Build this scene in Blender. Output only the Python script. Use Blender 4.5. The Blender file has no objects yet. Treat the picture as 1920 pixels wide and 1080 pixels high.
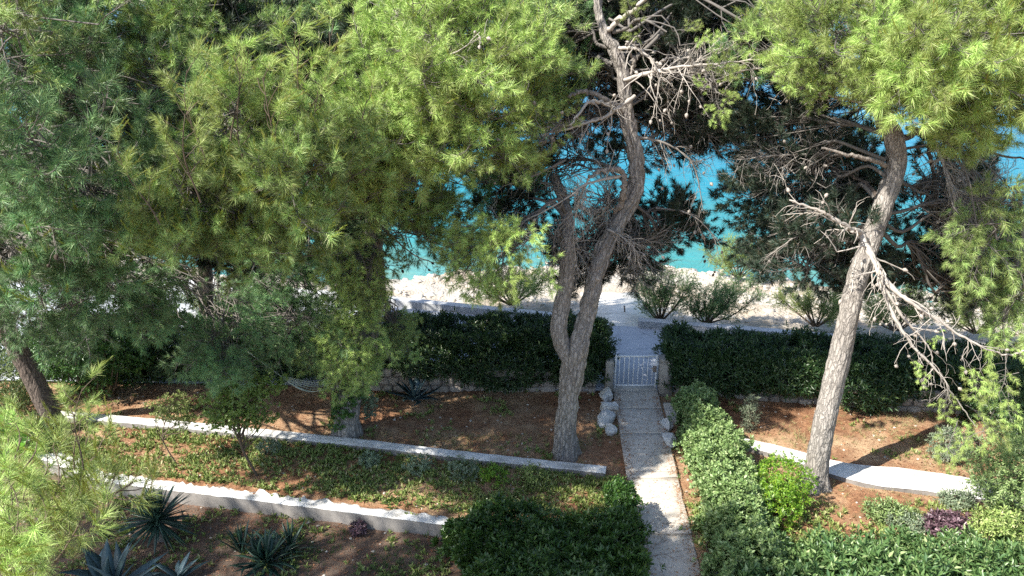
import bpy, math, random
import numpy as np
from mathutils import Vector, Matrix, noise as mn

S = bpy.context.scene
COL = S.collection
R = math.radians
rng = np.random.default_rng(7)
random.seed(7)

# ------------------------------------------------------------------ camera
CAM_H, FPX, PITCH = 7.3, 1507.0, R(19.5)
cam = bpy.data.cameras.new('camera')
camo = bpy.data.objects.new('camera', cam)
COL.objects.link(camo)
camo.location = (0, 0, CAM_H)
camo.rotation_euler = (R(90) - PITCH, 0, 0)
cam.sensor_width = 36
cam.lens = 36 * FPX / 1920
cam.clip_start = 0.05
cam.clip_end = 8000
S.camera = camo

# ------------------------------------------------------------------ light
SUN_EL = 47.0
SUN_TO = Vector((-0.87, -0.50, 0)).normalized()          # horizontal direction to the sun
w = bpy.data.worlds.new('World')
S.world = w
w.use_nodes = True
nt = w.node_tree
for n in list(nt.nodes):
    nt.nodes.remove(n)
sky = nt.nodes.new('ShaderNodeTexSky')
sky.sky_type = 'NISHITA'
sky.sun_disc = False
sky.sun_elevation = R(SUN_EL)
sky.sun_rotation = math.atan2(SUN_TO.x, SUN_TO.y)
bg = nt.nodes.new('ShaderNodeBackground')
bg.inputs['Strength'].default_value = 0.12
wo = nt.nodes.new('ShaderNodeOutputWorld')
nt.links.new(sky.outputs[0], bg.inputs[0])
nt.links.new(bg.outputs[0], wo.inputs[0])
sun = bpy.data.lights.new('sun', 'SUN')
sun.energy = 5.0
sun.angle = R(0.5)
sun.color = (1.0, 0.95, 0.86)
suno = bpy.data.objects.new('sun', sun)
COL.objects.link(suno)
sd = Vector((SUN_TO.x * math.cos(R(SUN_EL)), SUN_TO.y * math.cos(R(SUN_EL)), math.sin(R(SUN_EL))))
suno.rotation_euler = sd.to_track_quat('Z', 'Y').to_euler()
suno.location = (-20, -10, 30)

S.view_settings.view_transform = 'Standard'
S.view_settings.look = 'None'
S.view_settings.exposure = 1.1
S.view_settings.gamma = 1
S.view_settings.use_curve_mapping = False
S.cycles.max_bounces = 4
S.cycles.diffuse_bounces = 2
S.cycles.glossy_bounces = 2
S.cycles.transmission_bounces = 3
S.cycles.transparent_max_bounces = 4
S.cycles.sample_clamp_indirect = 6
S.cycles.use_denoising = False

# ------------------------------------------------------------------ mapping
CT, ST = math.cos(PITCH), math.sin(PITCH)
def ray(px, py):
    a = (px - 960) / FPX
    b = -(py - 540) / FPX
    return np.array([a, CT + b * ST, -ST + b * CT])
def on_z(px, py, z=0.2):
    d = ray(px, py)
    s = (z - CAM_H) / d[2]
    return np.array([d[0] * s, d[1] * s, z])
def on_y(px, py, Y):
    d = ray(px, py)
    s = Y / d[1]
    return np.array([d[0] * s, Y, CAM_H + d[2] * s])
def mpp(Y):
    return Y / FPX / CT * 1.0

# ------------------------------------------------------------------ materials
def mat(name):
    m = bpy.data.materials.new(name)
    m.use_nodes = True
    t = m.node_tree
    for n in list(t.nodes):
        t.nodes.remove(n)
    out = t.nodes.new('ShaderNodeOutputMaterial')
    p = t.nodes.new('ShaderNodeBsdfPrincipled')
    t.links.new(p.outputs[0], out.inputs[0])
    return m, t, p, out
def N(t, typ, **kw):
    n = t.nodes.new(typ)
    for k, v in kw.items():
        if k in n.inputs:
            n.inputs[k].default_value = v
        else:
            setattr(n, k, v)
    return n
def ramp(t, fac, stops):
    r = t.nodes.new('ShaderNodeValToRGB')
    e = r.color_ramp.elements
    while len(e) < len(stops):
        e.new(0.5)
    for i, (p, c) in enumerate(stops):
        e[i].position = p
        e[i].color = (*c, 1) if len(c) == 3 else c
    t.links.new(fac, r.inputs[0])
    return r.outputs[0]
def mixc(t, fac, a, b, mode='MIX'):
    n = t.nodes.new('ShaderNodeMix')
    n.data_type = 'RGBA'
    n.blend_type = mode
    if isinstance(fac, (int, float)):
        n.inputs[0].default_value = fac
    else:
        t.links.new(fac, n.inputs[0])
    for v, k in ((a, 6), (b, 7)):
        if isinstance(v, tuple):
            n.inputs[k].default_value = (*v, 1)
        else:
            t.links.new(v, n.inputs[k])
    return n.outputs[2]
def coords(t, kind='Object', scale=(1, 1, 1)):
    c = t.nodes.new('ShaderNodeTexCoord')
    mp = t.nodes.new('ShaderNodeMapping')
    mp.inputs['Scale'].default_value = scale
    t.links.new(c.outputs[kind], mp.inputs[0])
    return mp.outputs[0]
def noise_tex(t, vec, scale, detail=4, rough=0.6):
    n = N(t, 'ShaderNodeTexNoise', Scale=scale, Detail=detail, Roughness=rough)
    t.links.new(vec, n.inputs['Vector'])
    return n.outputs[0]
def bump(t, p, h, strength, dist):
    b = N(t, 'ShaderNodeBump', Strength=strength, Distance=dist)
    t.links.new(h, b.inputs['Height'])
    t.links.new(b.outputs[0], p.inputs['Normal'])
    return b

def leaf_mat(name, c0, c1, c2=None, trans=0.3, rough=0.45, spec=0.5, vary=0.5):
    """colour varies leaf by leaf (island) and bough by bough (object)"""
    m, t, p, out = mat(name)
    g = t.nodes.new('ShaderNodeNewGeometry')
    oi = t.nodes.new('ShaderNodeObjectInfo')
    a = ramp(t, g.outputs['Random Per Island'], [(0.0, c0), (0.5, c1), (0.82, c1)] + [(0.97, c2 or c1)])
    hsv = t.nodes.new('ShaderNodeHueSaturation')
    t.links.new(a, hsv.inputs['Color'])
    mr = N(t, 'ShaderNodeMapRange')
    mr.inputs['To Min'].default_value = 1 - vary * 0.5
    mr.inputs['To Max'].default_value = 1 + vary * 0.5
    t.links.new(oi.outputs['Random'], mr.inputs['Value'])
    t.links.new(mr.outputs[0], hsv.inputs['Value'])
    mr2 = N(t, 'ShaderNodeMapRange')
    mr2.inputs['To Min'].default_value = 0.485
    mr2.inputs['To Max'].default_value = 0.51
    t.links.new(oi.outputs['Random'], mr2.inputs['Value'])
    t.links.new(mr2.outputs[0], hsv.inputs['Hue'])
    t.links.new(hsv.outputs[0], p.inputs['Base Color'])
    p.inputs['Roughness'].default_value = rough
    p.inputs['Specular IOR Level'].default_value = spec
    tr = t.nodes.new('ShaderNodeBsdfTranslucent')
    bright = mixc(t, 0.35, hsv.outputs[0], (0.22, 0.40, 0.10), 'MIX')
    t.links.new(bright, tr.inputs[0])
    mx = t.nodes.new('ShaderNodeMixShader')
    mx.inputs[0].default_value = trans
    t.links.new(p.outputs[0], mx.inputs[1])
    t.links.new(tr.outputs[0], mx.inputs[2])
    t.links.new(mx.outputs[0], out.inputs[0])
    return m

M = {}
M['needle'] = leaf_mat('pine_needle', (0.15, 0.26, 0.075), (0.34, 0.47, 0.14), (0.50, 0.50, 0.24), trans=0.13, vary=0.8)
M['needle_dark'] = leaf_mat('pine_needle_shade', (0.07, 0.17, 0.085), (0.19, 0.34, 0.13), (0.32, 0.38, 0.16), trans=0.1, vary=0.8)  # darker, bluer needles: the look of shaded boughs put into the colour
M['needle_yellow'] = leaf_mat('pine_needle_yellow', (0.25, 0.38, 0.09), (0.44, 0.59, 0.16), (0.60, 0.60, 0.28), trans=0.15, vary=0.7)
M['needle_deep'] = leaf_mat('pine_needle_deep_shade', (0.02, 0.04, 0.03), (0.045, 0.07, 0.045), (0.10, 0.07, 0.045), trans=0.12)  # near-black needles: shade inside and behind the crowns painted as colour
M['candle'] = leaf_mat('pine_young_shoot', (0.20, 0.26, 0.04), (0.33, 0.38, 0.06), (0.45, 0.30, 0.12), trans=0.4)
M['hedge'] = leaf_mat('hedge_leaf', (0.025, 0.075, 0.02), (0.06, 0.15, 0.03), (0.11, 0.19, 0.04), trans=0.2, rough=0.32)
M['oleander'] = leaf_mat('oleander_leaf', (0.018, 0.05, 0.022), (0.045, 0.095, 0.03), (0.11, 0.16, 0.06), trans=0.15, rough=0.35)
M['light_leaf'] = leaf_mat('light_leaf', (0.11, 0.18, 0.055), (0.22, 0.30, 0.11), (0.34, 0.40, 0.19), trans=0.2, rough=0.4)
M['citrus'] = leaf_mat('citrus_leaf', (0.14, 0.26, 0.05), (0.28, 0.42, 0.11), (0.40, 0.50, 0.20), trans=0.35, rough=0.35)
M['fresh_leaf'] = leaf_mat('fresh_leaf', (0.10, 0.24, 0.02), (0.22, 0.40, 0.04), (0.38, 0.48, 0.05), trans=0.4, rough=0.4)
M['grey_leaf'] = leaf_mat('grey_leaf', (0.12, 0.17, 0.11), (0.24, 0.30, 0.19), (0.36, 0.38, 0.26), trans=0.2, rough=0.6)
M['purple_leaf'] = leaf_mat('purple_leaf', (0.05, 0.02, 0.035), (0.13, 0.08, 0.10), (0.24, 0.16, 0.19), trans=0.1, rough=0.35)
M['agave'] = leaf_mat('agave_leaf', (0.04, 0.08, 0.09), (0.075, 0.13, 0.14), (0.14, 0.19, 0.17), trans=0.05, rough=0.45)
M['yucca'] = leaf_mat('yucca_leaf', (0.015, 0.04, 0.032), (0.035, 0.08, 0.055), (0.16, 0.17, 0.09), trans=0.08, rough=0.35)
M['weed'] = leaf_mat('weed_leaf', (0.12, 0.19, 0.04), (0.30, 0.38, 0.11), (0.52, 0.50, 0.26), trans=0.25, rough=0.55)
M['tamarisk'] = leaf_mat('tamarisk_leaf', (0.15, 0.23, 0.07), (0.30, 0.38, 0.12), (0.46, 0.44, 0.14), trans=0.3)
M['dry_leaf'] = leaf_mat('dry_leaf', (0.16, 0.07, 0.03), (0.34, 0.17, 0.08), (0.5, 0.36, 0.22), trans=0.1, rough=0.8)
M['brown_needle'] = leaf_mat('brown_needle', (0.16, 0.07, 0.035), (0.42, 0.22, 0.11), (0.60, 0.42, 0.25), trans=0.05, rough=0.8)

def bark(name, c0, c1, scale=1.0, b=0.8):
    m, t, p, out = mat(name)
    v = coords(t, 'Object', (1, 1, 0.3))
    vo = N(t, 'ShaderNodeTexVoronoi', Scale=22 * scale)
    vo.feature = 'DISTANCE_TO_EDGE'
    dv = noise_tex(t, v, 12 * scale, 3)
    mxv = t.nodes.new('ShaderNodeMix'); mxv.data_type = 'RGBA'
    mxv.inputs[0].default_value = 0.12
    t.links.new(v, mxv.inputs[6]); t.links.new(dv, mxv.inputs[7])
    t.links.new(mxv.outputs[2], vo.inputs['Vector'])
    crack = ramp(t, vo.outputs[0], [(0.0, (0, 0, 0)), (0.22, (1, 1, 1))])
    n1 = noise_tex(t, coords(t, 'Object', (1, 1, 0.5)), 7, 5)
    n2 = noise_tex(t, coords(t, 'Object'), 60, 4)
    c = mixc(t, n1, c0, c1)
    c = mixc(t, mult(t, crack, 0.75, 0.25), tuple(x * 0.22 for x in c0), c)
    c = mixc(t, ramp(t, n2, [(0.35, (0, 0, 0)), (0.75, (0.35, 0.35, 0.35))]), c, tuple(min(1, x * 1.5) for x in c1))
    t.links.new(c, p.inputs['Base Color'])
    p.inputs['Roughness'].default_value = 0.9
    p.inputs['Specular IOR Level'].default_value = 0.2
    hh = t.nodes.new('ShaderNodeMath'); hh.operation = 'MULTIPLY_ADD'
    hh.inputs[1].default_value = 0.5
    t.links.new(n2, hh.inputs[0]); t.links.new(crack, hh.inputs[2])
    bump(t, p, hh.outputs[0], b, 0.012)
    return m
def mult(t, s, a, b=0.0):
    n = t.nodes.new('ShaderNodeMath')
    n.operation = 'MULTIPLY_ADD'
    n.inputs[1].default_value = a
    n.inputs[2].default_value = b
    t.links.new(s, n.inputs[0])
    return n.outputs[0]
M['bark'] = bark('pine_bark', (0.235, 0.205, 0.18), (0.41, 0.38, 0.345))
M['bark_grey'] = bark('pine_bark_grey', (0.26, 0.22, 0.19), (0.40, 0.36, 0.32), 1.3, 0.5)
M['bark_dark'] = bark('pine_bark_dark', (0.10, 0.075, 0.06), (0.19, 0.155, 0.13))

def simple(name, col, rough=0.8, ns=20, var=0.3, b=0.0, spec=0.3):
    m, t, p, out = mat(name)
    n = noise_tex(t, coords(t), ns, 5)
    c = mixc(t, n, tuple(x * (1 - var) for x in col), tuple(min(1, x * (1 + var)) for x in col))
    t.links.new(c, p.inputs['Base Color'])
    p.inputs['Roughness'].default_value = rough
    p.inputs['Specular IOR Level'].default_value = spec
    if b:
        bump(t, p, noise_tex(t, coords(t), ns * 4, 4), b, 0.01)
    return m
M['twig'] = simple('twig_bark', (0.165, 0.15, 0.135), 0.9, 30)
M['dead'] = simple('dead_wood', (0.42, 0.38, 0.335), 0.85, 14, 0.3, 0.3)
M['dead_brown'] = simple('dead_wood_brown', (0.26, 0.235, 0.21), 0.85, 14, 0.35, 0.3)
M['cone'] = simple('cone_scale', (0.36, 0.32, 0.28), 0.8, 60, 0.4)
M['cone_dark'] = simple('cone_scale_dark', (0.06, 0.045, 0.035), 0.85, 60, 0.4)
M['stem'] = simple('shrub_stem', (0.12, 0.09, 0.065), 0.9, 30)
M['white_metal'] = simple('white_paint_metal', (0.78, 0.79, 0.80), 0.35, 30, 0.06, 0, 0.5)
M['rust'] = simple('latch_metal', (0.25, 0.2, 0.17), 0.5, 40, 0.4)
M['rope'] = simple('rope', (0.55, 0.6, 0.52), 0.9, 60, 0.2)
M['mortar'] = simple('mortar', (0.17, 0.14, 0.12), 0.95, 12, 0.3, 0.5)

def stone_mat(name, cols, rough=0.85):
    m, t, p, out = mat(name)
    oi = t.nodes.new('ShaderNodeObjectInfo')
    g = t.nodes.new('ShaderNodeNewGeometry')
    ad = t.nodes.new('ShaderNodeMath'); ad.operation = 'ADD'
    fr = t.nodes.new('ShaderNodeMath'); fr.operation = 'FRACT'
    t.links.new(oi.outputs['Random'], ad.inputs[0]); t.links.new(g.outputs['Random Per Island'], ad.inputs[1])
    t.links.new(ad.outputs[0], fr.inputs[0])
    c = ramp(t, fr.outputs[0], [(i / (len(cols) - 1), k) for i, k in enumerate(cols)])
    n = noise_tex(t, coords(t), 9, 6)
    c = mixc(t, ramp(t, n, [(0.35, (0, 0, 0)), (0.7, (0.55, 0.55, 0.55))]), c, tuple(x * 0.45 for x in cols[0]))
    t.links.new(c, p.inputs['Base Color'])
    p.inputs['Roughness'].default_value = rough
    bump(t, p, noise_tex(t, coords(t), 35, 6), 0.6, 0.015)
    return m
M['stone'] = stone_mat('rubble_stone', [(0.30, 0.25, 0.20), (0.42, 0.37, 0.31), (0.36, 0.31, 0.27), (0.48, 0.43, 0.37)])
M['white_stone'] = stone_mat('whitewashed_stone', [(0.66, 0.65, 0.62), (0.78, 0.77, 0.73), (0.7, 0.69, 0.66)])
M['beach_stone'] = stone_mat('beach_stone', [(0.5, 0.45, 0.38), (0.60, 0.56, 0.49), (0.52, 0.44, 0.36), (0.66, 0.62, 0.55)])

def whitewash():
    m, t, p, out = mat('whitewash')
    v = coords(t)
    n1 = noise_tex(t, v, 2.3, 6, 0.65)
    n2 = noise_tex(t, v, 26, 6, 0.7)
    c = mixc(t, ramp(t, n1, [(0.3, (0, 0, 0)), (0.55, (1, 1, 1))]), (0.44, 0.42, 0.38), (0.80, 0.79, 0.76))
    c = mixc(t, ramp(t, n2, [(0.54, (0, 0, 0)), (0.68, (0.85, 0.85, 0.85))]), c, (0.36, 0.32, 0.27))
    t.links.new(c, p.inputs['Base Color'])
    p.inputs['Roughness'].default_value = 0.9
    bump(t, p, n2, 0.7, 0.02)
    return m
M['whitewash'] = whitewash()

def concrete(name, a, b, dark=0.5, sc=1.0):
    m, t, p, out = mat(name)
    v = coords(t)
    n1 = noise_tex(t, v, 1.4 * sc, 7, 0.7)
    n2 = noise_tex(t, v, 7 * sc, 6, 0.7)
    n3 = noise_tex(t, v, 90, 3, 0.6)
    c = mixc(t, ramp(t, n1, [(0.33, (0, 0, 0)), (0.66, (1, 1, 1))]), a, b)
    c = mixc(t, ramp(t, n2, [(0.5, (0, 0, 0)), (0.78, (dark, dark, dark))]), c, tuple(x * 0.5 for x in a))
    c = mixc(t, ramp(t, n3, [(0.55, (0, 0, 0)), (0.75, (0.3, 0.3, 0.3))]), c, tuple(x * 0.6 for x in a))
    # a few fine wandering cracks
    vo = N(t, 'ShaderNodeTexVoronoi', Scale=0.9 * sc); vo.feature = 'DISTANCE_TO_EDGE'
    nn = noise_tex(t, v, 3, 4)
    mv = t.nodes.new('ShaderNodeMix'); mv.data_type = 'RGBA'; mv.inputs[0].default_value = 0.25
    t.links.new(v, mv.inputs[6]); t.links.new(nn, mv.inputs[7]); t.links.new(mv.outputs[2], vo.inputs['Vector'])
    c = mixc(t, ramp(t, vo.outputs[0], [(0.0, (0.6, 0.6, 0.6)), (0.008, (0, 0, 0))]), c, (0.10, 0.09, 0.08))
    t.links.new(c, p.inputs['Base Color'])
    p.inputs['Roughness'].default_value = 0.88
    bump(t, p, n3, 0.4, 0.008)
    return m
M['concrete'] = concrete('path_concrete', (0.48, 0.44, 0.38), (0.72, 0.66, 0.57))
M['promenade'] = concrete('promenade_concrete', (0.42, 0.45, 0.50), (0.54, 0.56, 0.60), 0.35)  # blue of the skylit shade is added to the base colour
M['sea_wall'] = concrete('sea_wall_concrete', (0.50, 0.51, 0.52), (0.62, 0.62, 0.62), 0.35)
M['pillar'] = concrete('pillar_concrete', (0.28, 0.25, 0.22), (0.44, 0.41, 0.36), 0.6, 2.5)
M['wall_face'] = concrete('wall_concrete', (0.20, 0.185, 0.17), (0.34, 0.315, 0.29), 0.6, 1.5)

def soil():
    m, t, p, out = mat('soil')
    v = coords(t)
    n1 = noise_tex(t, v, 0.9, 6, 0.65)
    n2 = noise_tex(t, v, 9, 6, 0.7)
    n3 = noise_tex(t, v, 70, 4, 0.7)
    red = mixc(t, ramp(t, n2, [(0.3, (0, 0, 0)), (0.7, (1, 1, 1))]), (0.17, 0.08, 0.042), (0.54, 0.30, 0.165))
    red = mixc(t, ramp(t, n1, [(0.42, (0, 0, 0)), (0.62, (0.85, 0.85, 0.85))]), red, (0.58, 0.42, 0.26))
    n4 = noise_tex(t, v, 2.6, 5, 0.7)
    red = mixc(t, ramp(t, n4, [(0.44, (0, 0, 0)), (0.66, (0.5, 0.5, 0.5))]), red, (0.14, 0.07, 0.042))
    grey = mixc(t, n2, (0.11, 0.075, 0.055), (0.24, 0.18, 0.14))
    sep = t.nodes.new('ShaderNodeSeparateXYZ'); t.links.new(v, sep.inputs[0])
    mz = N(t, 'ShaderNodeMapRange'); mz.inputs['From Min'].default_value = 0.06; mz.inputs['From Max'].default_value = 0.14
    t.links.new(sep.outputs[2], mz.inputs['Value'])
    c = mixc(t, mz.outputs[0], grey, red)
    c = mixc(t, ramp(t, n3, [(0.5, (0, 0, 0)), (0.8, (0.6, 0.6, 0.6))]), c, (0.07, 0.045, 0.03))
    t.links.new(c, p.inputs['Base Color'])
    p.inputs['Roughness'].default_value = 0.95
    p.inputs['Specular IOR Level'].default_value = 0.1
    bump(t, p, n3, 0.9, 0.03)
    return m
M['soil'] = soil()

def beach():
    m, t, p, out = mat('beach_pebble')
    v = coords(t)
    n1 = noise_tex(t, v, 0.45, 6, 0.6)
    n2 = noise_tex(t, v, 5, 6, 0.7)
    vo = N(t, 'ShaderNodeTexVoronoi', Scale=14); t.links.new(v, vo.inputs['Vector'])
    c = mixc(t, ramp(t, n1, [(0.4, (0, 0, 0)), (0.62, (1, 1, 1))]), (0.40, 0.32, 0.235), (0.50, 0.465, 0.41))
    c = mixc(t, ramp(t, n2, [(0.52, (0, 0, 0)), (0.75, (0.6, 0.6, 0.6))]), c, (0.30, 0.24, 0.17))
    sc = t.nodes.new('ShaderNodeSeparateColor'); t.links.new(vo.outputs['Color'], sc.inputs[0])
    c = mixc(t, mult(t, sc.outputs[0], 0.35), c, (0.38, 0.35, 0.31))
    t.links.new(c, p.inputs['Base Color'])
    p.inputs['Roughness'].default_value = 0.9
    bump(t, p, vo.outputs[0], 0.8, 0.04)
    return m
M['beach'] = beach()

def water():
    m, t, p, out = mat('sea_water')
    v = coords(t)
    sep = t.nodes.new('ShaderNodeSeparateXYZ'); t.links.new(v, sep.inputs[0])
    n = noise_tex(t, coords(t, 'Object', (0.5, 1, 1)), 0.12, 5, 0.6)
    add = t.nodes.new('ShaderNodeMath'); add.operation = 'MULTIPLY_ADD'; add.inputs[1].default_value = 14
    t.links.new(n, add.inputs[0]); t.links.new(sep.outputs[1], add.inputs[2])
    mr = N(t, 'ShaderNodeMapRange'); mr.inputs['From Min'].default_value = 27; mr.inputs['From Max'].default_value = 190
    t.links.new(add.outputs[0], mr.inputs['Value'])
    c = ramp(t, mr.outputs[0], [(0.0, (0.16, 0.27, 0.22)), (0.035, (0.05, 0.21, 0.20)), (0.09, (0.0, 0.16, 0.235)),
                                (0.22, (0.0, 0.13, 0.28)), (0.6, (0.0, 0.09, 0.27)), (1.0, (0.0, 0.07, 0.24))])
    n2 = noise_tex(t, coords(t, 'Object', (0.35, 1, 1)), 1.6, 6, 0.65)
    c = mixc(t, ramp(t, n2, [(0.35, (0, 0, 0)), (0.7, (0.9, 0.9, 0.9))]), c, mixc(t, 0.5, c, (0.02, 0.30, 0.38)))
    t.links.new(c, p.inputs['Base Color'])
    p.inputs['Roughness'].default_value = 0.25
    p.inputs['Specular IOR Level'].default_value = 0.12
    p.inputs['IOR'].default_value = 1.33
    bump(t, p, n2, 0.8, 0.3)
    return m
M['water'] = water()

# ------------------------------------------------------------------ mesh helpers
class MB:
    """collects vertices and faces as numpy blocks, built into one mesh"""
    def __init__(s):
        s.v = []; s.f = {3: [], 4: []}; s.m = {3: [], 4: []}; s.n = 0
    def add(s, v, f, mi=0):
        v = np.asarray(v, dtype=np.float32).reshape(-1, 3)
        f = np.asarray(f, dtype=np.int64)
        if len(f) == 0:
            return
        k = f.shape[1]
        s.v.append(v); s.f[k].append(f + s.n); s.m[k].append(np.full(len(f), mi, dtype=np.int32)); s.n += len(v)
    def mesh(s, name, mats, smooth=False):
        me = bpy.data.meshes.new(name)
        v = np.concatenate(s.v)
        loops = []; sizes = []; mi = []
        for k in (3, 4):
            if s.f[k]:
                ff = np.concatenate(s.f[k])
                loops.append(ff.ravel()); sizes.append(np.full(len(ff), k)); mi.append(np.concatenate(s.m[k]))
        loops = np.concatenate(loops).astype(np.int32); sizes = np.concatenate(sizes).astype(np.int32)
        mi = np.concatenate(mi)
        me.vertices.add(len(v)); me.vertices.foreach_set('co', v.ravel())
        me.loops.add(len(loops)); me.loops.foreach_set('vertex_index', loops)
        me.polygons.add(len(sizes))
        st = np.concatenate([[0], np.cumsum(sizes)[:-1]]).astype(np.int32)
        me.polygons.foreach_set('loop_start', st)
        me.polygons.foreach_set('loop_total', sizes)
        for mm in (mats if isinstance(mats, (list, tuple)) else [mats]):
            me.materials.append(mm)
        me.polygons.foreach_set('material_index', mi)
        if smooth:
            me.polygons.foreach_set('use_smooth', np.ones(len(sizes), dtype=bool))
        me.update(calc_edges=True)
        return me
def link(name, me, parent=None, loc=None):
    o = bpy.data.objects.new(name, me)
    COL.objects.link(o)
    if parent is not None:
        o.parent = parent
    if loc is not None:
        o.location = loc
    return o
def tag(o, label=None, cat=None, group=None, kind=None):
    if label: o['label'] = label
    if cat: o['category'] = cat
    if group: o['group'] = group
    if kind: o['kind'] = kind
    return o
def thing(name, loc, label, cat, group=None):
    o = bpy.data.objects.new(name, None)
    o.empty_display_size = 0.2
    COL.objects.link(o)
    o.location = tuple(float(q) for q in loc)
    return tag(o, label, cat, group)
def nrm(a):
    a = np.asarray(a, float)
    return a / np.maximum(np.linalg.norm(a, axis=-1, keepdims=True), 1e-9)

def tube(mb, pts, rad, sides=5, mi=0, cap=False):
    pts = np.asarray(pts, float); n = len(pts)
    rad = np.broadcast_to(np.asarray(rad, float), (n,))
    d = np.gradient(pts, axis=0); d = nrm(d)
    ref = np.array([0.3, 0.2, 1.0]) if abs(d[0][2]) < 0.8 * np.linalg.norm(d[0]) else np.array([1.0, 0.2, 0.1])
    a = nrm(np.cross(d, ref)); b = np.cross(d, a)
    th = np.arange(sides) * 2 * math.pi / sides
    ring = pts[:, None, :] + rad[:, None, None] * (a[:, None, :] * np.cos(th)[None, :, None] + b[:, None, :] * np.sin(th)[None, :, None])
    i = np.arange(n - 1)[:, None] * sides; j = np.arange(sides)[None, :]; k = (j + 1) % sides
    f = np.stack([i + j, i + k, i + sides + k, i + sides + j], -1).reshape(-1, 4)
    mb.add(ring.reshape(-1, 3), f, mi)
    if cap:
        for e in (0, n - 1):
            r_ = ring[e]; c = pts[e]
            v = np.vstack([r_, c]); ff = [[q, (q + 1) % sides, sides] for q in range(sides)]
            mb.add(v, ff, mi)

def spline(pts, n):
    """smooth curve through the points (Catmull-Rom)"""
    P = [np.asarray(p, float) for p in pts]
    P = [2 * P[0] - P[1]] + P + [2 * P[-1] - P[-2]]
    seg = len(P) - 3
    out = []
    for u in np.linspace(0, seg - 1e-6, n):
        i = int(u); t = u - i
        p0, p1, p2, p3 = P[i:i + 4]
        out.append(0.5 * (2 * p1 + (p2 - p0) * t + (2 * p0 - 5 * p1 + 4 * p2 - p3) * t * t + (3 * p1 - p0 - 3 * p2 + p3) * t ** 3))
    return np.array(out)

def leaves(mb, pos, dirs, length, width, fold=0.25, mi=0, up=None, rs=rng):
    """folded diamond leaves: two triangles each side of the rib"""
    n = len(pos)
    dirs = nrm(dirs)
    if up is None:
        up = rs.normal(size=(n, 3)) * 0.5 + np.array([0, 0, 1.0])
    side = nrm(np.cross(dirs, up)); nn = np.cross(side, dirs)
    L = np.broadcast_to(length, (n,))[:, None]; W = np.broadcast_to(width, (n,))[:, None]
    tip = pos + dirs * L - nn * L * 0.12
    mid = pos + dirs * L * 0.55
    l = mid + side * W * 0.5 + nn * W * fold
    r = mid - side * W * 0.5 + nn * W * fold
    v = np.stack([pos, l, tip, r], 1).reshape(-1, 3)
    b = np.arange(n)[:, None] * 4
    f = np.concatenate([b + [0, 1, 2], b + [0, 2, 3]], 0)
    mb.add(v, f, mi)

def needles(mb, base, axis, count, shoot_len, nl, nw, mi=1, rs=rng, lo=25, hi=65):
    """whorls of needles round the end of each shoot; base/axis (S,3)"""
    Sn = len(base)
    axis = nrm(axis)
    ref = rs.normal(size=(Sn, 3)); a = nrm(np.cross(axis, ref)); b = np.cross(axis, a)
    t = rs.random((Sn, count))
    th = rs.random((Sn, count)) * 2 * math.pi
    ang = np.radians(hi - (hi - lo) * t + rs.normal(size=(Sn, count)) * 9)
    rad = a[:, None] * np.cos(th)[..., None] + b[:, None] * np.sin(th)[..., None]
    d = axis[:, None] * np.cos(ang)[..., None] + rad * np.sin(ang)[..., None]
    d[..., 2] -= 0.08
    p0 = base[:, None] + axis[:, None] * (t * shoot_len)[..., None]
    L = nl * (0.7 + 0.5 * rs.random((Sn, count)))[..., None]
    sv = nrm(np.cross(d, rs.normal(size=(Sn, count, 3)))) * nw * 0.5
    v = np.stack([p0 - sv, p0 + sv, p0 + d * L], 2).reshape(-1, 3)
    f = np.arange(Sn * count * 3).reshape(-1, 3)
    mb.add(v, f, mi)
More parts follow.
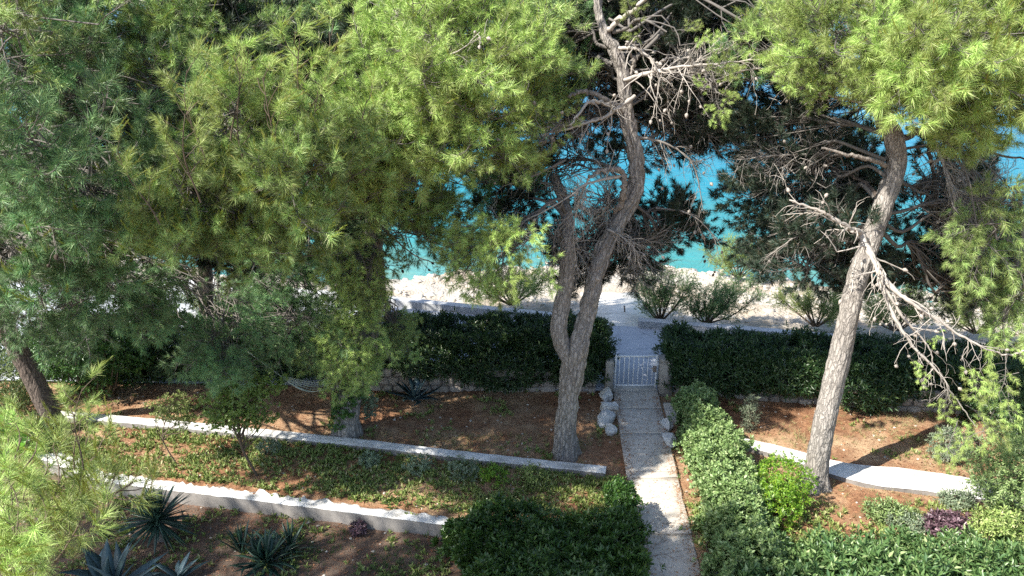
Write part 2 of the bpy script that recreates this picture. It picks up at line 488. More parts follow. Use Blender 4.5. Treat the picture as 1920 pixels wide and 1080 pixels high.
# ------------------------------------------------------------------ pine boughs (shared meshes)
def bough_mesh(name, seed, twigs=13, shoots=2, count=46, nl=0.125, nw=0.0062, droop=0.0, candle=0.0, spread=1.0, nm='needle', wood='twig'):
    rs = np.random.default_rng(seed)
    mb = MB()
    n = 9
    xs = np.linspace(0, 1, n)
    main = np.stack([xs, 0.06 * np.sin(xs * 4 + rs.random() * 6), 0.10 * xs ** 2 - droop * xs ** 2 + 0.02 * np.sin(xs * 7)], 1)
    tube(mb, main, np.linspace(0.011, 0.004, n), 4, 0)
    base = []; ax = []
    cb = []; ca = []
    for i in range(twigs):
        t = 0.22 + 0.78 * (i + rs.random() * 0.6) / twigs
        p = np.array([np.interp(t, xs, main[:, k]) for k in range(3)])
        s = 1 if i % 2 else -1
        an = R(rs.uniform(28, 62))
        el = rs.normal() * 0.28
        d = np.array([math.cos(an), s * math.sin(an) * spread, el])
        L = (0.42 * (1 - t * 0.55)) * rs.uniform(0.6, 1.25)
        q = p + d * L * 0.5 + np.array([0, 0, 0.02 - droop * 0.05])
        e = p + d * L + np.array([0, 0, 0.09 - droop * 0.45 * L * 2])
        tw = spline([p, q, e], 5)
        tube(mb, tw, np.linspace(0.006, 0.003, 5), 3, 0)
        for k in range(shoots):
            tt = 1 - k * 0.26 + rs.normal() * 0.04
            idx = max(0, min(1, tt)) * 4
            b = tw[int(min(3, idx))] + (tw[int(min(3, idx)) + 1] - tw[int(min(3, idx))]) * (idx - int(min(3, idx)))
            dd = nrm(d) + rs.normal(size=3) * 0.42 + np.array([0, 0, 0.35 - droop * 1.1])
            sl = rs.uniform(0.07, 0.14)
            b2 = b + nrm(dd) * sl
            tube(mb, [b, (b + b2) / 2 + rs.normal(size=3) * 0.006, b2], [0.003, 0.0028, 0.002], 3, 0)
            base.append(b + nrm(dd) * sl * 0.15); ax.append(dd)
            if rs.random() < candle:
                cb.append(b2); ca.append(nrm(dd) * 0.5 + np.array([0, 0, 1.0]))
    base = np.array(base); ax = np.array(ax)
    needles(mb, base, ax, count, 0.11, nl, nw, 1, rs)
    if cb:
        needles(mb, np.array(cb), np.array(ca), int(count * 0.9), 0.20, nl * 0.42, nw * 1.2, 2, rs, 8, 30)
    return mb.mesh(name, [M[wood], M[nm], M['candle']])

BV = {}
def boughs(kind):
    """five shared bough meshes for each look"""
    if kind in BV:
        return BV[kind]
    cfg = {
        'bright': dict(nm='needle', candle=0.15),
        'yellow': dict(nm='needle_yellow', candle=0.12),
        'dark': dict(nm='needle_dark'),
        'deep': dict(nm='needle_deep', twigs=14, shoots=2, count=52, nw=0.011),
        'hang': dict(nm='needle_yellow', droop=0.45, twigs=12, shoots=2, count=44),
        'hangdark': dict(nm='needle_dark', droop=0.4, twigs=12),
        'hangbright': dict(nm='needle', droop=0.4, twigs=12, shoots=2),
        'big': dict(nm='needle_dark', nl=0.17, nw=0.006, count=60, twigs=10, shoots=2, candle=0.2),
        'bigbright': dict(nm='needle', nl=0.16, nw=0.006, count=60, twigs=10, shoots=2, candle=0.55),
        'bigyellow': dict(nm='needle_yellow', nl=0.16, nw=0.006, count=60, twigs=10, shoots=2, candle=0.1, droop=0.25),
        'bare': dict(nm='needle_deep', twigs=16, shoots=3, count=2, wood='dead_brown', droop=0.25),
        'pale': dict(nm='needle_deep', twigs=14, shoots=3, count=1, wood='dead', droop=0.25),
        'near': dict(nm='needle_yellow', nl=0.12, nw=0.0034, count=80, twigs=8, shoots=2, candle=0.8, wood='stem'),
    }[kind]
    BV[kind] = [bough_mesh('bough_' + kind, 100 + 17 * i + len(BV) * 7, **cfg) for i in range(5)]
    return BV[kind]

def frame(d, roll=0.0):
    x = Vector(d).normalized()
    up = Vector((0, 0, 1))
    y = up.cross(x)
    if y.length < 0.15:
        y = Vector((0.3, 1, 0)).cross(x)
    y.normalize()
    z = x.cross(y)
    m = Matrix((x, y, z)).transposed()
    return m @ Matrix.Rotation(roll, 3, 'X')

class Tree:
    def __init__(s, label, base, group=None, name='pine_tree', seed=1):
        s.o = thing(name, base, label, 'tree', group)
        s.b = np.array(s.o.location)
        s.rs = np.random.default_rng(seed)
        s.nb = 0
        s.mul = 1.8
        s.clump = True
        s.gate = -0.04
        s.bulk = {}
    def child(s, name, me):
        return link(name, me, s.o)
    def trunk(s, pts, rad, matn='bark', sides=72, n=200, amp=0.02, name='trunk', relief=1.0, flare=True):
        """bark ridges are real relief in the mesh"""
        P = spline([np.asarray(p) - s.b for p in pts], n)
        rr = np.interp(np.linspace(0, 1, n), np.linspace(0, 1, len(rad)), rad)
        mb = MB()
        d = nrm(np.gradient(P, axis=0))
        a = nrm(np.cross(d, np.array([0.1, 1.0, 0.05]))); b = np.cross(d, a)
        th = np.arange(sides) * 2 * math.pi / sides
        V = np.zeros((n, sides, 3))
        arc = np.concatenate([[0], np.cumsum(np.linalg.norm(np.diff(P, axis=0), axis=1))])
        for i in range(n):
            for j in range(sides):
                c, sn = math.cos(th[j]), math.sin(th[j])
                r0 = rr[i]
                q = Vector((c * r0 * 9 * relief, sn * r0 * 9 * relief, arc[i] * 2.3 * relief))
                qq = q + mn.noise_vector(q * 0.7) * 0.55
                dist, _ = mn.voronoi(qq)
                ridge = min(1.0, (dist[1] - dist[0]) * 2.6)
                big = mn.noise(Vector((c * 1.3, sn * 1.3, arc[i] * 1.1 + s.b[0])))
                r0 = rr[i] * (1 + 0.38 * max(0.0, 1 - arc[i] / 0.4) ** 2 * (0.7 + 0.6 * math.cos(5 * th[j] + 1.3 * s.b[0]))) if flare else rr[i]
                r = r0 * (1 + 0.10 * big) + amp * (ridge - 0.6) + amp * 0.35 * mn.noise(q * 3)
                V[i, j] = P[i] + (a[i] * c + b[i] * sn) * r
        i = np.arange(n - 1)[:, None] * sides; j = np.arange(sides)[None, :]; k = (j + 1) % sides
        f = np.stack([i + j, i + k, i + sides + k, i + sides + j], -1).reshape(-1, 4)
        mb.add(V.reshape(-1, 3), f)
        me = mb.mesh(name, [M[matn]], smooth=True)
        s.path = P
        return s.child(name, me)
    def simple_trunk(s, pts, rad, matn='bark_dark', name='trunk'):
        P = spline([np.asarray(p) - s.b for p in pts], 40)
        rr = np.interp(np.linspace(0, 1, 40), np.linspace(0, 1, len(rad)), rad)
        P = P + s.rs.normal(size=P.shape) * 0.006
        mb = MB(); tube(mb, P, rr * (1 + s.rs.normal(size=40) * 0.03), 14, 0)
        s.path = P
        return s.child(name, mb.mesh(name, [M[matn]], smooth=True))
    def lobe(s, c, r, n, kind, attach=None, scale=0.95, up=0.25, limb=0.034, wood='twig', shell=0.35, outw=0.8, thin=1.0):
        """one mass of the crown: a limb from the trunk, side branches, and boughs on their tips"""
        rs = s.rs
        c = np.asarray(c, float) - s.b
        r = np.broadcast_to(np.asarray(r, float), (3,))
        a = s.path[-1] if attach is None else np.asarray(attach, float) - s.b
        dl = np.linalg.norm(c - a)
        wob = lambda q: rs.normal(size=3) * 0.07 * dl * q
        L = spline([a, a + (c - a) * .25 + np.array([0, 0, .08 * dl]) + wob(.8), (a + c) / 2 + np.array([0, 0, 0.12 * dl]) + wob(1.2), a + (c - a) * .75 + np.array([0, 0, .07 * dl]) + wob(1.2), c], 14)
        mb = MB()
        tube(mb, L, np.linspace(limb, limb * 0.35, 14), 6)
        vs = boughs(kind)
        for _ in range(int(n * s.mul)):
            u = nrm(rs.normal(size=3))
            rad = shell + (1 - shell) * rs.random() ** 0.6
            tipc = c + u * r * rad
            if s.clump and mn.noise(Vector((tipc + s.b) * 1.3)) < s.gate and rs.random() < 0.85:
                continue
            out = nrm(tipc - a) * 0.6 + u * outw + np.array([0, 0, up]) + rs.normal(size=3) * 0.25
            out = nrm(out)
            sc = scale * rs.uniform(0.7, 1.3)
            p = tipc - out * sc * 0.55
            k = int(rs.integers(5, 14))
            q = L[k]
            if np.linalg.norm(p - q) > 0.1:
                md = (p + q) / 2 + rs.normal(size=3) * (0.05 + 0.07 * np.linalg.norm(p - q)) + np.array([0, 0, 0.05])
                tube(mb, spline([q, md, p], 5), np.linspace(limb * 0.3, 0.009, 5) * thin, 4)
            if s.nb < 299:
                o = link('bough', vs[int(rs.integers(0, 5))], s.o)
                o.matrix_local = Matrix.Translation(Vector(p)) @ (frame(out, rs.normal() * 0.5)).to_4x4() @ Matrix.Scale(sc, 4)
                s.nb += 1
            else:
                s.bulk.setdefault(kind, []).append((p, out, sc))
        s.child('branch', mb.mesh('branch', [M[wood]]))
    def bough(s, p, d, sc, kind, i=None, roll=0.0):
        vs = boughs(kind)
        o = link('bough', vs[int(s.rs.integers(0, 5)) if i is None else i], s.o)
        o.matrix_local = Matrix.Translation(Vector(np.asarray(p) - s.b)) @ frame(d, roll).to_4x4() @ Matrix.Scale(sc, 4)
        s.nb += 1
        return o
    def branch(s, pts, r0, r1, matn='twig', name='branch', sides=7):
        P = spline([np.asarray(p) - s.b for p in pts], 6 * len(pts))
        P[1:] += s.rs.normal(size=P[1:].shape) * r1 * 0.6
        mb = MB(); tube(mb, P, np.linspace(r0, r1, len(P)), sides, 0, True)
        return s.child(name, mb.mesh(name, [M[matn]], smooth=True))
    def dead(s, pts, r0, r1, n1=14, l1=0.6, droop=0.3, cones=0, matn='dead', conem='cone', depth=3, toward=None, name='dead_branch', tufts=0, tkind='hang', wild=0.6, start=0.1):
        """bare branch that forks into ever thinner twigs; its cones are sub-parts"""
        rs = s.rs
        mb = MB()
        P = spline([np.asarray(p) - s.b for p in pts], 7 * len(pts))
        P[1:-1] += rs.normal(size=P[1:-1].shape) * r1 * 0.8
        rad = np.linspace(r0, r1, len(P)) * (1 + 0.15 * rs.normal(size=len(P)))
        tube(mb, P, rad, 7)
        spots = []
        def grow(p, d, L, r, lev):
            k = 5
            q = [p]; dd = nrm(d)
            for _ in range(k - 1):
                dd = nrm(dd + rs.normal(size=3) * 0.22 + np.array([0, 0, -droop * 0.25]))
                q.append(q[-1] + dd * L / (k - 1))
            q = np.array(q)
            tube(mb, q, np.linspace(r, max(0.0022, r * 0.4), k), 4 if lev > 1 else 3)
            spots.append((q[-1], dd)); 
            if rs.random() < 0.5: spots.append((q[2], dd))
            if lev > 1:
                for j in range(int(rs.integers(2, 5))):
                    t = int(rs.integers(1, k))
                    d2 = nrm(dd + rs.normal(size=3) * wild)
                    grow(q[t], d2, L * rs.uniform(0.4, 0.75), r * 0.55, lev - 1)
        G = nrm(np.gradient(P, axis=0))
        for i in range(n1):
            t = start + (1 - start) * (i + rs.random()) / n1
            k = min(len(P) - 1, int(t * (len(P) - 1)))
            d = G[k] * 0.7 + nrm(rs.normal(size=3)) * 0.8
            if toward is not None:
                d = d + np.asarray(toward) * 0.6
            grow(P[k], d, l1 * rs.uniform(0.5, 1.2) * (1 - 0.35 * t), max(0.004, rad[k] * 0.42), depth - 1)
        o = s.child(name, mb.mesh(name, [M[matn]]))
        for i in rs.permutation(len(spots))[:cones]:
            p, d = spots[i]
            c = link('pine_cone', CONE[conem], o)
            c.matrix_local = Matrix.Translation(Vector(p)) @ frame(tuple(d), rs.random() * 6).to_4x4() @ Matrix.Scale(rs.uniform(0.7, 1.1), 4)
        for i in rs.permutation(len(spots))[:tufts]:
            p, d = spots[i]
            s.bough(p + s.b - d * 0.1, d + np.array([0, 0, -0.2]), rs.uniform(0.25, 0.42), tkind)
        return o
    def finish(s):
        """boughs past the three hundredth: one joined part"""
        for kind, lst in s.bulk.items():
            vs = boughs(kind)
            mb = MB()
            dat = []
            for me in vs:
                co = np.zeros(len(me.vertices) * 3, dtype=np.float32); me.vertices.foreach_get('co', co)
                li = np.zeros(len(me.loops), dtype=np.int32); me.loops.foreach_get('vertex_index', li)
                lt = np.zeros(len(me.polygons), dtype=np.int32); me.polygons.foreach_get('loop_total', lt)
                ls = np.zeros(len(me.polygons), dtype=np.int32); me.polygons.foreach_get('loop_start', ls)
                mi = np.zeros(len(me.polygons), dtype=np.int32); me.polygons.foreach_get('material_index', mi)
                dat.append((co.reshape(-1, 3), li, lt, ls, mi))
            for p, out, sc in lst:
                co, li, lt, ls, mi = dat[int(s.rs.integers(0, 5))]
                m = np.array(frame(out, s.rs.normal() * 0.5)) * sc
                v = co @ m.T + np.asarray(p)
                first = True
                for k in (3, 4):
                    for mt in (0, 1, 2):
                        sel = np.where((lt == k) & (mi == mt))[0]
                        if len(sel):
                            f = li[ls[sel][:, None] + np.arange(k)[None]]
                            if first:
                                n0 = mb.n; mb.add(v, f, mt); first = False
                            else:
                                mb.f[k].append(f.astype(np.int64) + n0); mb.m[k].append(np.full(len(f), mt, dtype=np.int32))
            me = mb.mesh('foliage', list(vs[0].materials))
            o = s.child('foliage', me); o['kind'] = 'stuff'
        return s.o

def cone_mesh(name, m):
    mb = MB(); rows, seg = 8, 9
    prof = [0.0, 0.55, 0.9, 1.0, 0.92, 0.75, 0.5, 0.05]
    V = []
    for i in range(rows):
        for j in range(seg):
            a = (j + 0.5 * (i % 2)) * 2 * math.pi / seg
            r = 0.024 * prof[i] * (1.18 if (i + j) % 2 else 0.82)
            V.append((0.075 * i / (rows - 1), r * math.cos(a), r * math.sin(a)))
    F = [[i * seg + j, i * seg + (j + 1) % seg, (i + 1) * seg + (j + 1) % seg, (i + 1) * seg + j] for i in range(rows - 1) for j in range(seg)]
    mb.add(V, F)
    return mb.mesh(name, [m])
CONE = {'cone': cone_mesh('pine_cone', M['cone']), 'cone_dark': cone_mesh('pine_cone_dark', M['cone_dark'])}
# ------------------------------------------------------------------ ground
GZ = 0.2
def lerp_line(pts, x):
    return float(np.interp(x, [p[0] for p in pts], [p[1] for p in pts]))
w1 = [on_z(90, 855, 0.3), on_z(195, 890, 0.3), on_z(500, 925, 0.3), on_z(830, 965, 0.3)]
w2 = [on_z(125, 780, 0.3), on_z(640, 824, 0.3), on_z(900, 851, 0.3), on_z(1130, 884, 0.3)]
w1x = [(-40, 14.0)] + [(p[0], p[1]) for p in w1] + [(2.0, 9.2)]
def gz(x, y):
    if x < 1.75 and y < lerp_line(w1x, x) - 0.05 and y > -30:
        return 0.0
    return GZ
# garden soil: fine grid where it is seen, with its own coarse skirt behind and to the sides
def grid_mesh(name, xs, ys, zf, m, smooth=True):
    X, Y = np.meshgrid(xs, ys)
    Z = zf(X, Y)
    nx, ny = len(xs), len(ys)
    i = (np.arange(ny - 1)[:, None] * nx + np.arange(nx - 1)[None]).reshape(-1)
    mb = MB(); mb.add(np.stack([X, Y, Z], -1).reshape(-1, 3), np.stack([i, i + 1, i + nx + 1, i + nx], -1))
    return link(name, mb.mesh(name, [m], smooth))
def fbm(X, Y, sc, oct=4):
    out = np.zeros(X.shape)
    it = np.nditer(X, flags=['multi_index'])
    for x in it:
        k = it.multi_index
        out[k] = mn.fractal(Vector((float(X[k]) * sc, float(Y[k]) * sc, 3.1)), 1.0, 2.0, oct)
    return out
def soil_z(X, Y):
    line = np.interp(X, [p[0] for p in w1x], [p[1] for p in w1x])
    z = np.where((X < 1.78) & (Y < line - 0.03), 0.0, GZ)
    return z + 0.035 * fbm(X, Y, 1.3, 5) + 0.01
xs = np.concatenate([[-80, -40, -20, -13], np.arange(-10.5, 11.5, 0.07), [14, 20, 40, 80]])
ys = np.concatenate([[-60, -20, -5, 4, 6], np.arange(7.2, 14.4, 0.07), [14.6]])
tag(grid_mesh('garden_ground', xs, ys, soil_z, M['soil']), kind='structure')
# ground under everything out to the horizon (the sea floor)
mb = MB(); mb.add([(-3000, -200, -4), (3000, -200, -4), (3000, 6000, -4), (-3000, 6000, -4)], [[0, 1, 2, 3]])
tag(link('sea_bed', mb.mesh('sea_bed', [M['beach']])), kind='structure')

# concrete path: slabs with joints
path_o = thing('garden_path', (0, 0, 0), None, None); path_o['kind'] = 'structure'
def path_edges(y):
    t = (y - 8.7) / (13.95 - 8.7)
    return 1.72 + t * (1.95 - 1.72), 2.49 + t * (2.80 - 2.49)
def slab(name, x0, x1, y0, y1, xa, xb, z, m, parent, th=0.12, nseg=10):
    """slab with worn wavy edges; x0,x1 at y0 and xa,xb at y1"""
    mb = MB(); V = []; n = nseg
    for i in range(n + 1):
        t = i / n
        y = y0 + (y1 - y0) * t
        a = x0 + (xa - x0) * t + 0.012 * mn.noise(Vector((y * 4, 1, 0)))
        b = x1 + (xb - x1) * t + 0.02 * mn.noise(Vector((y * 4, 9, 0)))
        zz = z + 0.004 * mn.noise(Vector((y * 2, 5, z)))
        V += [(a, y, zz - 0.012), (a + 0.02, y, zz), (b - 0.02, y, zz), (b, y, zz - 0.012), (a, y, zz - th), (b, y, zz - th)]
    F = []
    for i in range(n):
        q = i * 6; r_ = q + 6
        F += [[q, q + 1, r_ + 1, r_], [q + 1, q + 2, r_ + 2, r_ + 1], [q + 2, q + 3, r_ + 3, r_ + 2], [q + 4, q, r_, r_ + 4], [q + 3, q + 5, r_ + 5, r_ + 3]]
    F += [[0, 4, 5, 3], [0, 3, 2, 1]]
    e = n * 6; F += [[e, e + 3, e + 5, e + 4], [e, e + 1, e + 2, e + 3]]
    mb.add(V, F)
    return link(name, mb.mesh(name, [m]), parent)
ycuts = [4.0, 7.2, 8.3, 9.55, 10.95, 11.1, 12.3, 13.2, 13.9]
zz = [0.20, 0.205, 0.21, 0.225, 0.245, 0.25, 0.255, 0.26]
for i in range(len(ycuts) - 1):
    a0, b0 = path_edges(ycuts[i]); a1, b1 = path_edges(ycuts[i + 1] - 0.012)
    slab('slab', a0, b0, ycuts[i], ycuts[i + 1] - 0.012, a1, b1, zz[i] + 0.03, M['concrete'], path_o)
# small side slab beyond the gate pillar on the right
slab('slab', 2.80, 3.15, 12.75, 13.45, 2.82, 3.12, 0.27, M['concrete'], path_o)

# promenade behind the garden wall
sw = [on_z(300, 525, 0.45), on_z(735, 562, 0.45), on_z(1120, 600, 0.45)]
swr = [on_z(1196, 601, 0.45), on_z(1560, 632, 0.45), on_z(1925, 668, 0.45)]
prom = [(-16, 14.6), (1.9, 13.9), (2.85, 13.9), (14, 12.6)]
V = []; F = []
xsP = np.linspace(-16, 14, 61)
mb = MB()
back = [(-30, 25.0)] + [(p[0], p[1]) for p in sw] + [(p[0], p[1]) for p in swr] + [(30, 11.0)]
for i, x in enumerate(xsP):
    y0 = lerp_line(prom, x) + 0.02; y1 = lerp_line(back, x) + 0.1
    for k in range(7):
        V.append((x, y0 + (y1 - y0) * k / 6, 0.27))
for i in range(60):
    for k in range(6):
        q = i * 7 + k; F.append([q, q + 7, q + 8, q + 1])
mb.add(V, F)
tag(link('promenade', mb.mesh('promenade', [M['promenade']])), kind='structure')

# beach
def beach_z(X, Y):
    yb = np.interp(X, [p[0] for p in back], [p[1] for p in back])
    shore = 23.2 + 0.9 * np.sin(X * 0.35 + 0.6) + np.where(X > 4, -0.12 * (X - 4), 0) + np.clip(-(X + 3), 0, 20) * 0.12
    t = np.clip((Y - yb) / np.maximum(shore - yb, 2), 0, 2.2)
    rough = fbm(X, Y, 1.4, 5)
    amp = np.where((X > 0.9) & (X < 4.2), 0.012, 0.10) * np.clip(t * 5, 0, 1)
    return 0.12 - 0.62 * t + amp * rough
xs = np.concatenate([[-60, -35], np.arange(-22, 20, 0.16), [30, 50]])
ys = np.concatenate([[12.5], np.arange(14.2, 26.5, 0.13), [30, 36]])
def beach_z2(X, Y):
    z = beach_z(X, Y)
    yb = np.interp(X, [p[0] for p in back], [p[1] for p in back])
    return np.where(Y < yb + 0.06, -0.1, z)
tag(grid_mesh('beach', xs, ys, beach_z2, M['beach']), kind='structure')
# pale concrete ramp down to the water
mb = MB()
ra = [on_z(1122, 601, 0.28), on_z(1196, 603, 0.28), on_z(1236, 598, 0.28)]
V = []; F = []
nr = 24
for i in range(nr + 1):
    t = i / nr
    y = 16.9 + t * 6.0
    xa = 1.95 - 0.10 * t + 0.03 * mn.noise(Vector((y * 3, 0, 0))); xb = 3.35 + 0.15 * t + 0.22 * mn.noise(Vector((y * 1.4, 4, 0)))
    z = 0.262 - 0.75 * t ** 1.1
    V += [(xa, y, z), (xb, y, z), (xb, y, z - 0.2), (xa, y, z - 0.2)]
for i in range(nr):
    q = i * 4; F += [[q, q + 1, q + 5, q + 4], [q + 1, q + 2, q + 6, q + 5], [q + 3, q, q + 4, q + 7]]
F += [[0, 3, 2, 1], [nr * 4, nr * 4 + 1, nr * 4 + 2, nr * 4 + 3]]
mb.add(V, F)
M['ramp'] = concrete('ramp_concrete', (0.62, 0.58, 0.52), (0.78, 0.75, 0.69), 0.2)
tag(link('beach_ramp', mb.mesh('beach_ramp', [M['ramp']])), kind='structure')

# sea
xs = np.concatenate([[-4000, -600, -100], np.linspace(-40, 40, 30), [100, 600, 4000]])
ys = np.concatenate([[19.0], np.linspace(20, 120, 60), [300, 1000, 6000]])
tag(grid_mesh('sea', xs, ys, lambda X, Y: 0 * X - 0.52, M['water']), kind='structure')

# ------------------------------------------------------------------ low walls
def low_wall(name, pts, width, z0, z1, label, cat='wall', ragged=0.0, top='whitewash', face='wall_face', step=0.07, lip=0.006, group=None):
    """a low wall along a line: top slab of whitewash with an uneven back edge over a plain face"""
    o = thing(name, (0, 0, 0), label, cat, group)
    P = spline(pts, max(20, int(np.sum(np.linalg.norm(np.diff(np.array(pts), axis=0), axis=1)) / step)))
    P[:, 2] = 0
    d = nrm(np.gradient(P, axis=0)); s_ = np.stack([-d[:, 1], d[:, 0], 0 * d[:, 0]], 1)
    W = width if hasattr(width, '__len__') else [width, width]
    wv = np.interp(np.linspace(0, 1, len(P)), np.linspace(0, 1, len(W)), W)
    V = []; V2 = []
    K = 7
    for i, p in enumerate(P):
        e = 0.012 * mn.noise(Vector((p[0] * 5, 2, 0)))
        rg = ragged * (0.55 + 0.9 * mn.fractal(Vector((p[0] * 3.0, 7, 1)), 0.5, 2, 4))
        for k in range(K):
            t = k / (K - 1)
            q = p + s_[i] * (e + (wv[i] + rg) * t)
            hz = 0.008 * mn.noise(Vector((q[0] * 7, q[1] * 7, 0))) + (0.055 * mn.fractal(Vector((q[0] * 9, q[1] * 9, 2)), 0.7, 2, 3) * t if ragged else 0)
            if k in (0, K - 1): hz -= 0.012
            V.append((q[0], q[1], z1 + hz))
        for t, zc in ((0, z1 - 0.012), (0, z0)):
            q = p + s_[i] * (lip + e)
            V2.append((q[0], q[1], zc - 0.003 if zc > z0 else z0))
        q = p + s_[i] * (e + wv[i] + rg); V2.append((q[0], q[1], z1 - 0.014)); V2.append((q[0], q[1], z0))
    F = [[i * K + k, i * K + k + 1, (i + 1) * K + k + 1, (i + 1) * K + k] for i in range(len(P) - 1) for k in range(K - 1)]
    F = [f[::-1] for f in F]
    mb = MB(); mb.add(V, F)
    link('coping', mb.mesh('coping', [M[top]], True), o)
    F2 = []
    for i in range(len(P) - 1):
        a = i * 4; b_ = a + 4
        F2 += [[a, a + 1, b_ + 1, b_], [a + 2, b_ + 2, b_ + 3, a + 3]]
    e = (len(P) - 1) * 4
    F2 += [[0, 2, 3, 1], [e, e + 1, e + 3, e + 2]]
    mb = MB(); mb.add(V2, F2)
    link('base', mb.mesh('base', [M[face]]), o)
    return o
low_wall('garden_wall', [on_z(60, 850, .3), on_z(120, 872, .3), on_z(195, 897, .3), on_z(500, 935, .3), on_z(835, 978, .3)],
         [0.24, 0.22, 0.18, 0.15], -0.1, 0.25, 'low whitewashed wall with ragged back edge nearest the camera on the left', ragged=0.075, step=0.04)
low_wall('garden_wall', [on_z(100, 782, .3), on_z(300, 800, .3), on_z(640, 834, .3), on_z(900, 864, .3), on_z(1135, 889, .3)],
         [0.22, 0.24, 0.22, 0.22], 0.1, 0.32, 'long smooth white wall running from the left pine to the path, behind the weedy bed')
low_wall('garden_wall', [on_z(1362, 826, .3), on_z(1450, 850, .3), on_z(1560, 888, .3), on_z(1640, 908, .3), on_z(1740, 920, .3), on_z(1860, 938, .3), on_z(1990, 962, .3)],
         [0.22, 0.34, 0.52, 0.62, 0.58, 0.5], 0.1, 0.30, 'broad curved white wall passing behind the foot of the right pine')
low_wall('sea_wall', [sw[0], sw[1], sw[2]], 0.24, 0.2, 0.45, 'long grey white sea wall left of the ramp to the beach', top='sea_wall', face='sea_wall')
low_wall('sea_wall', [swr[0], swr[1], swr[2]], 0.24, 0.2, 0.45, 'grey white sea wall right of the beach ramp behind the tamarisks', top='sea_wall', face='sea_wall')

low_wall('kerb', [on_z(1326, 1080, .26), on_z(1370, 1086, .26), on_z(1480, 1100, .26)], 0.12, 0.1, 0.27, 'short white kerb end at the bottom edge just right of the path', 'kerb')
# ------------------------------------------------------------------ rubble walls
def rubble_wall(name, p0, p1, z0, z1, label, rows=4, sw_=0.24, seed=1):
    o = thing(name, (p0[0], p0[1], z0), label, 'stone wall')
    b = np.array([p0[0], p0[1], z0])
    rs = np.random.default_rng(seed)
    d = np.array([p1[0] - p0[0], p1[1] - p0[1], 0]); L = np.linalg.norm(d); d /= L
    nn = np.array([d[1], -d[0], 0])        # faces the camera
    if nn[1] > 0: nn = -nn
    H = z1 - z0
    mb = MB()
    A = np.zeros(3); Bv = d * L; t_ = -nn * 0.3; up = np.array([0, 0, H - 0.02])
    V = [A, Bv, Bv + t_, A + t_, A + up, Bv + up, Bv + t_ + up, A + t_ + up]
    mb.add(V, [[0, 1, 5, 4], [1, 2, 6, 5], [2, 3, 7, 6], [3, 0, 4, 7], [4, 5, 6, 7]])
    link('mortar', mb.mesh('mortar', [M['mortar']]), o)
    cols = int(L / sw_)
    h = H / rows
    for r_ in range(rows):
        x = -rs.random() * 0.1
        while x < L - 0.05:
            wd = sw_ * rs.uniform(0.6, 1.5)
            x0, x1 = max(0, x), min(L, x + wd)
            x += wd
            if x1 - x0 < 0.06: continue
            zc0 = r_ * h; zc1 = (r_ + 1) * h
            g = 0.012
            k = 8
            pts = []
            for (u, v) in ((x0 + g, zc0 + g), ((x0 + x1) / 2, zc0 + g * .6), (x1 - g, zc0 + g), (x1 - g * .6, (zc0 + zc1) / 2), (x1 - g, zc1 - g), ((x0 + x1) / 2, zc1 - g * .6), (x0 + g, zc1 - g), (x0 + g * .6, (zc0 + zc1) / 2)):
                pts.append((u + rs.normal() * 0.014, v + rs.normal() * 0.014))
            cx = sum(p[0] for p in pts) / k; cz = sum(p[1] for p in pts) / k
            pr = rs.uniform(0.02, 0.06)
            V = []
            for (u, v) in pts: V.append(d * u + np.array([0, 0, v]) - nn * 0.02)
            for (u, v) in pts: V.append(d * u + np.array([0, 0, v]) + nn * pr * 0.6)
            for (u, v) in pts:
                u2 = cx + (u - cx) * 0.72; v2 = cz + (v - cz) * 0.72
                V.append(d * u2 + np.array([0, 0, v2]) + nn * (pr + rs.normal() * 0.006))
            F = []
            for q in range(k):
                F += [[q, (q + 1) % k, k + (q + 1) % k, k + q], [k + q, k + (q + 1) % k, 2 * k + (q + 1) % k, 2 * k + q]]
            mb = MB(); mb.add(V, F); mb.add([V[2 * k + q] for q in range(k)], [[0, 1, 2, 3], [0, 3, 4, 7], [4, 5, 6, 7]])
            link('stone', mb.mesh('stone', [M['stone']]), o)
    return o
rubble_wall('rubble_wall', (-3.6, 14.1), (1.62, 14.0), 0.15, 0.66, 'rubble stone garden wall under the dark hedge left of the gate', rows=3, seed=3)
rubble_wall('rubble_wall', (3.12, 13.95), (10.5, 12.72), 0.15, 0.64, 'rubble stone garden wall under the dark hedge right of the gate', rows=3, seed=5)

# ------------------------------------------------------------------ gate, posts
def boxm(mb, c, s, mi=0, bev=0.0, rz=0.0):
    c = np.array(c, float); s = np.array(s, float) / 2
    b = min(bev, *(s * 0.9)) if bev else 0
    if b:
        V = []
        for z, q in ((-1, b), (-1, 0), (1, 0), (1, b)):
            zz_ = z * s[2] if q else z * (s[2] - b)
            ix = s[0] - q; iy = s[1] - q
            V += [(-ix, -iy, zz_), (ix, -iy, zz_), (ix, iy, zz_), (-ix, iy, zz_)]
        F = [[3, 2, 1, 0], [12, 13, 14, 15]]
        for l in range(3):
            for k in range(4):
                F.append([l * 4 + k, l * 4 + (k + 1) % 4, l * 4 + 4 + (k + 1) % 4, l * 4 + 4 + k])
    else:
        V = [(x * s[0], y * s[1], z * s[2]) for z in (-1, 1) for x, y in ((-1, -1), (1, -1), (1, 1), (-1, 1))]
        F = [[3, 2, 1, 0], [4, 5, 6, 7], [0, 1, 5, 4], [1, 2, 6, 5], [2, 3, 7, 6], [3, 0, 4, 7]]
    V = np.array(V)
    ca, sa = math.cos(rz), math.sin(rz)
    V = np.stack([V[:, 0] * ca - V[:, 1] * sa, V[:, 0] * sa + V[:, 1] * ca, V[:, 2]], 1) + c
    mb.add(V, F, mi)
gx0, gx1, gy, gzb, gh = 1.965, 2.775, 13.98, 0.31, 0.66
g = thing('garden_gate', (gx0, gy, gzb), 'low white metal gate with upright bars at the end of the path', 'gate')
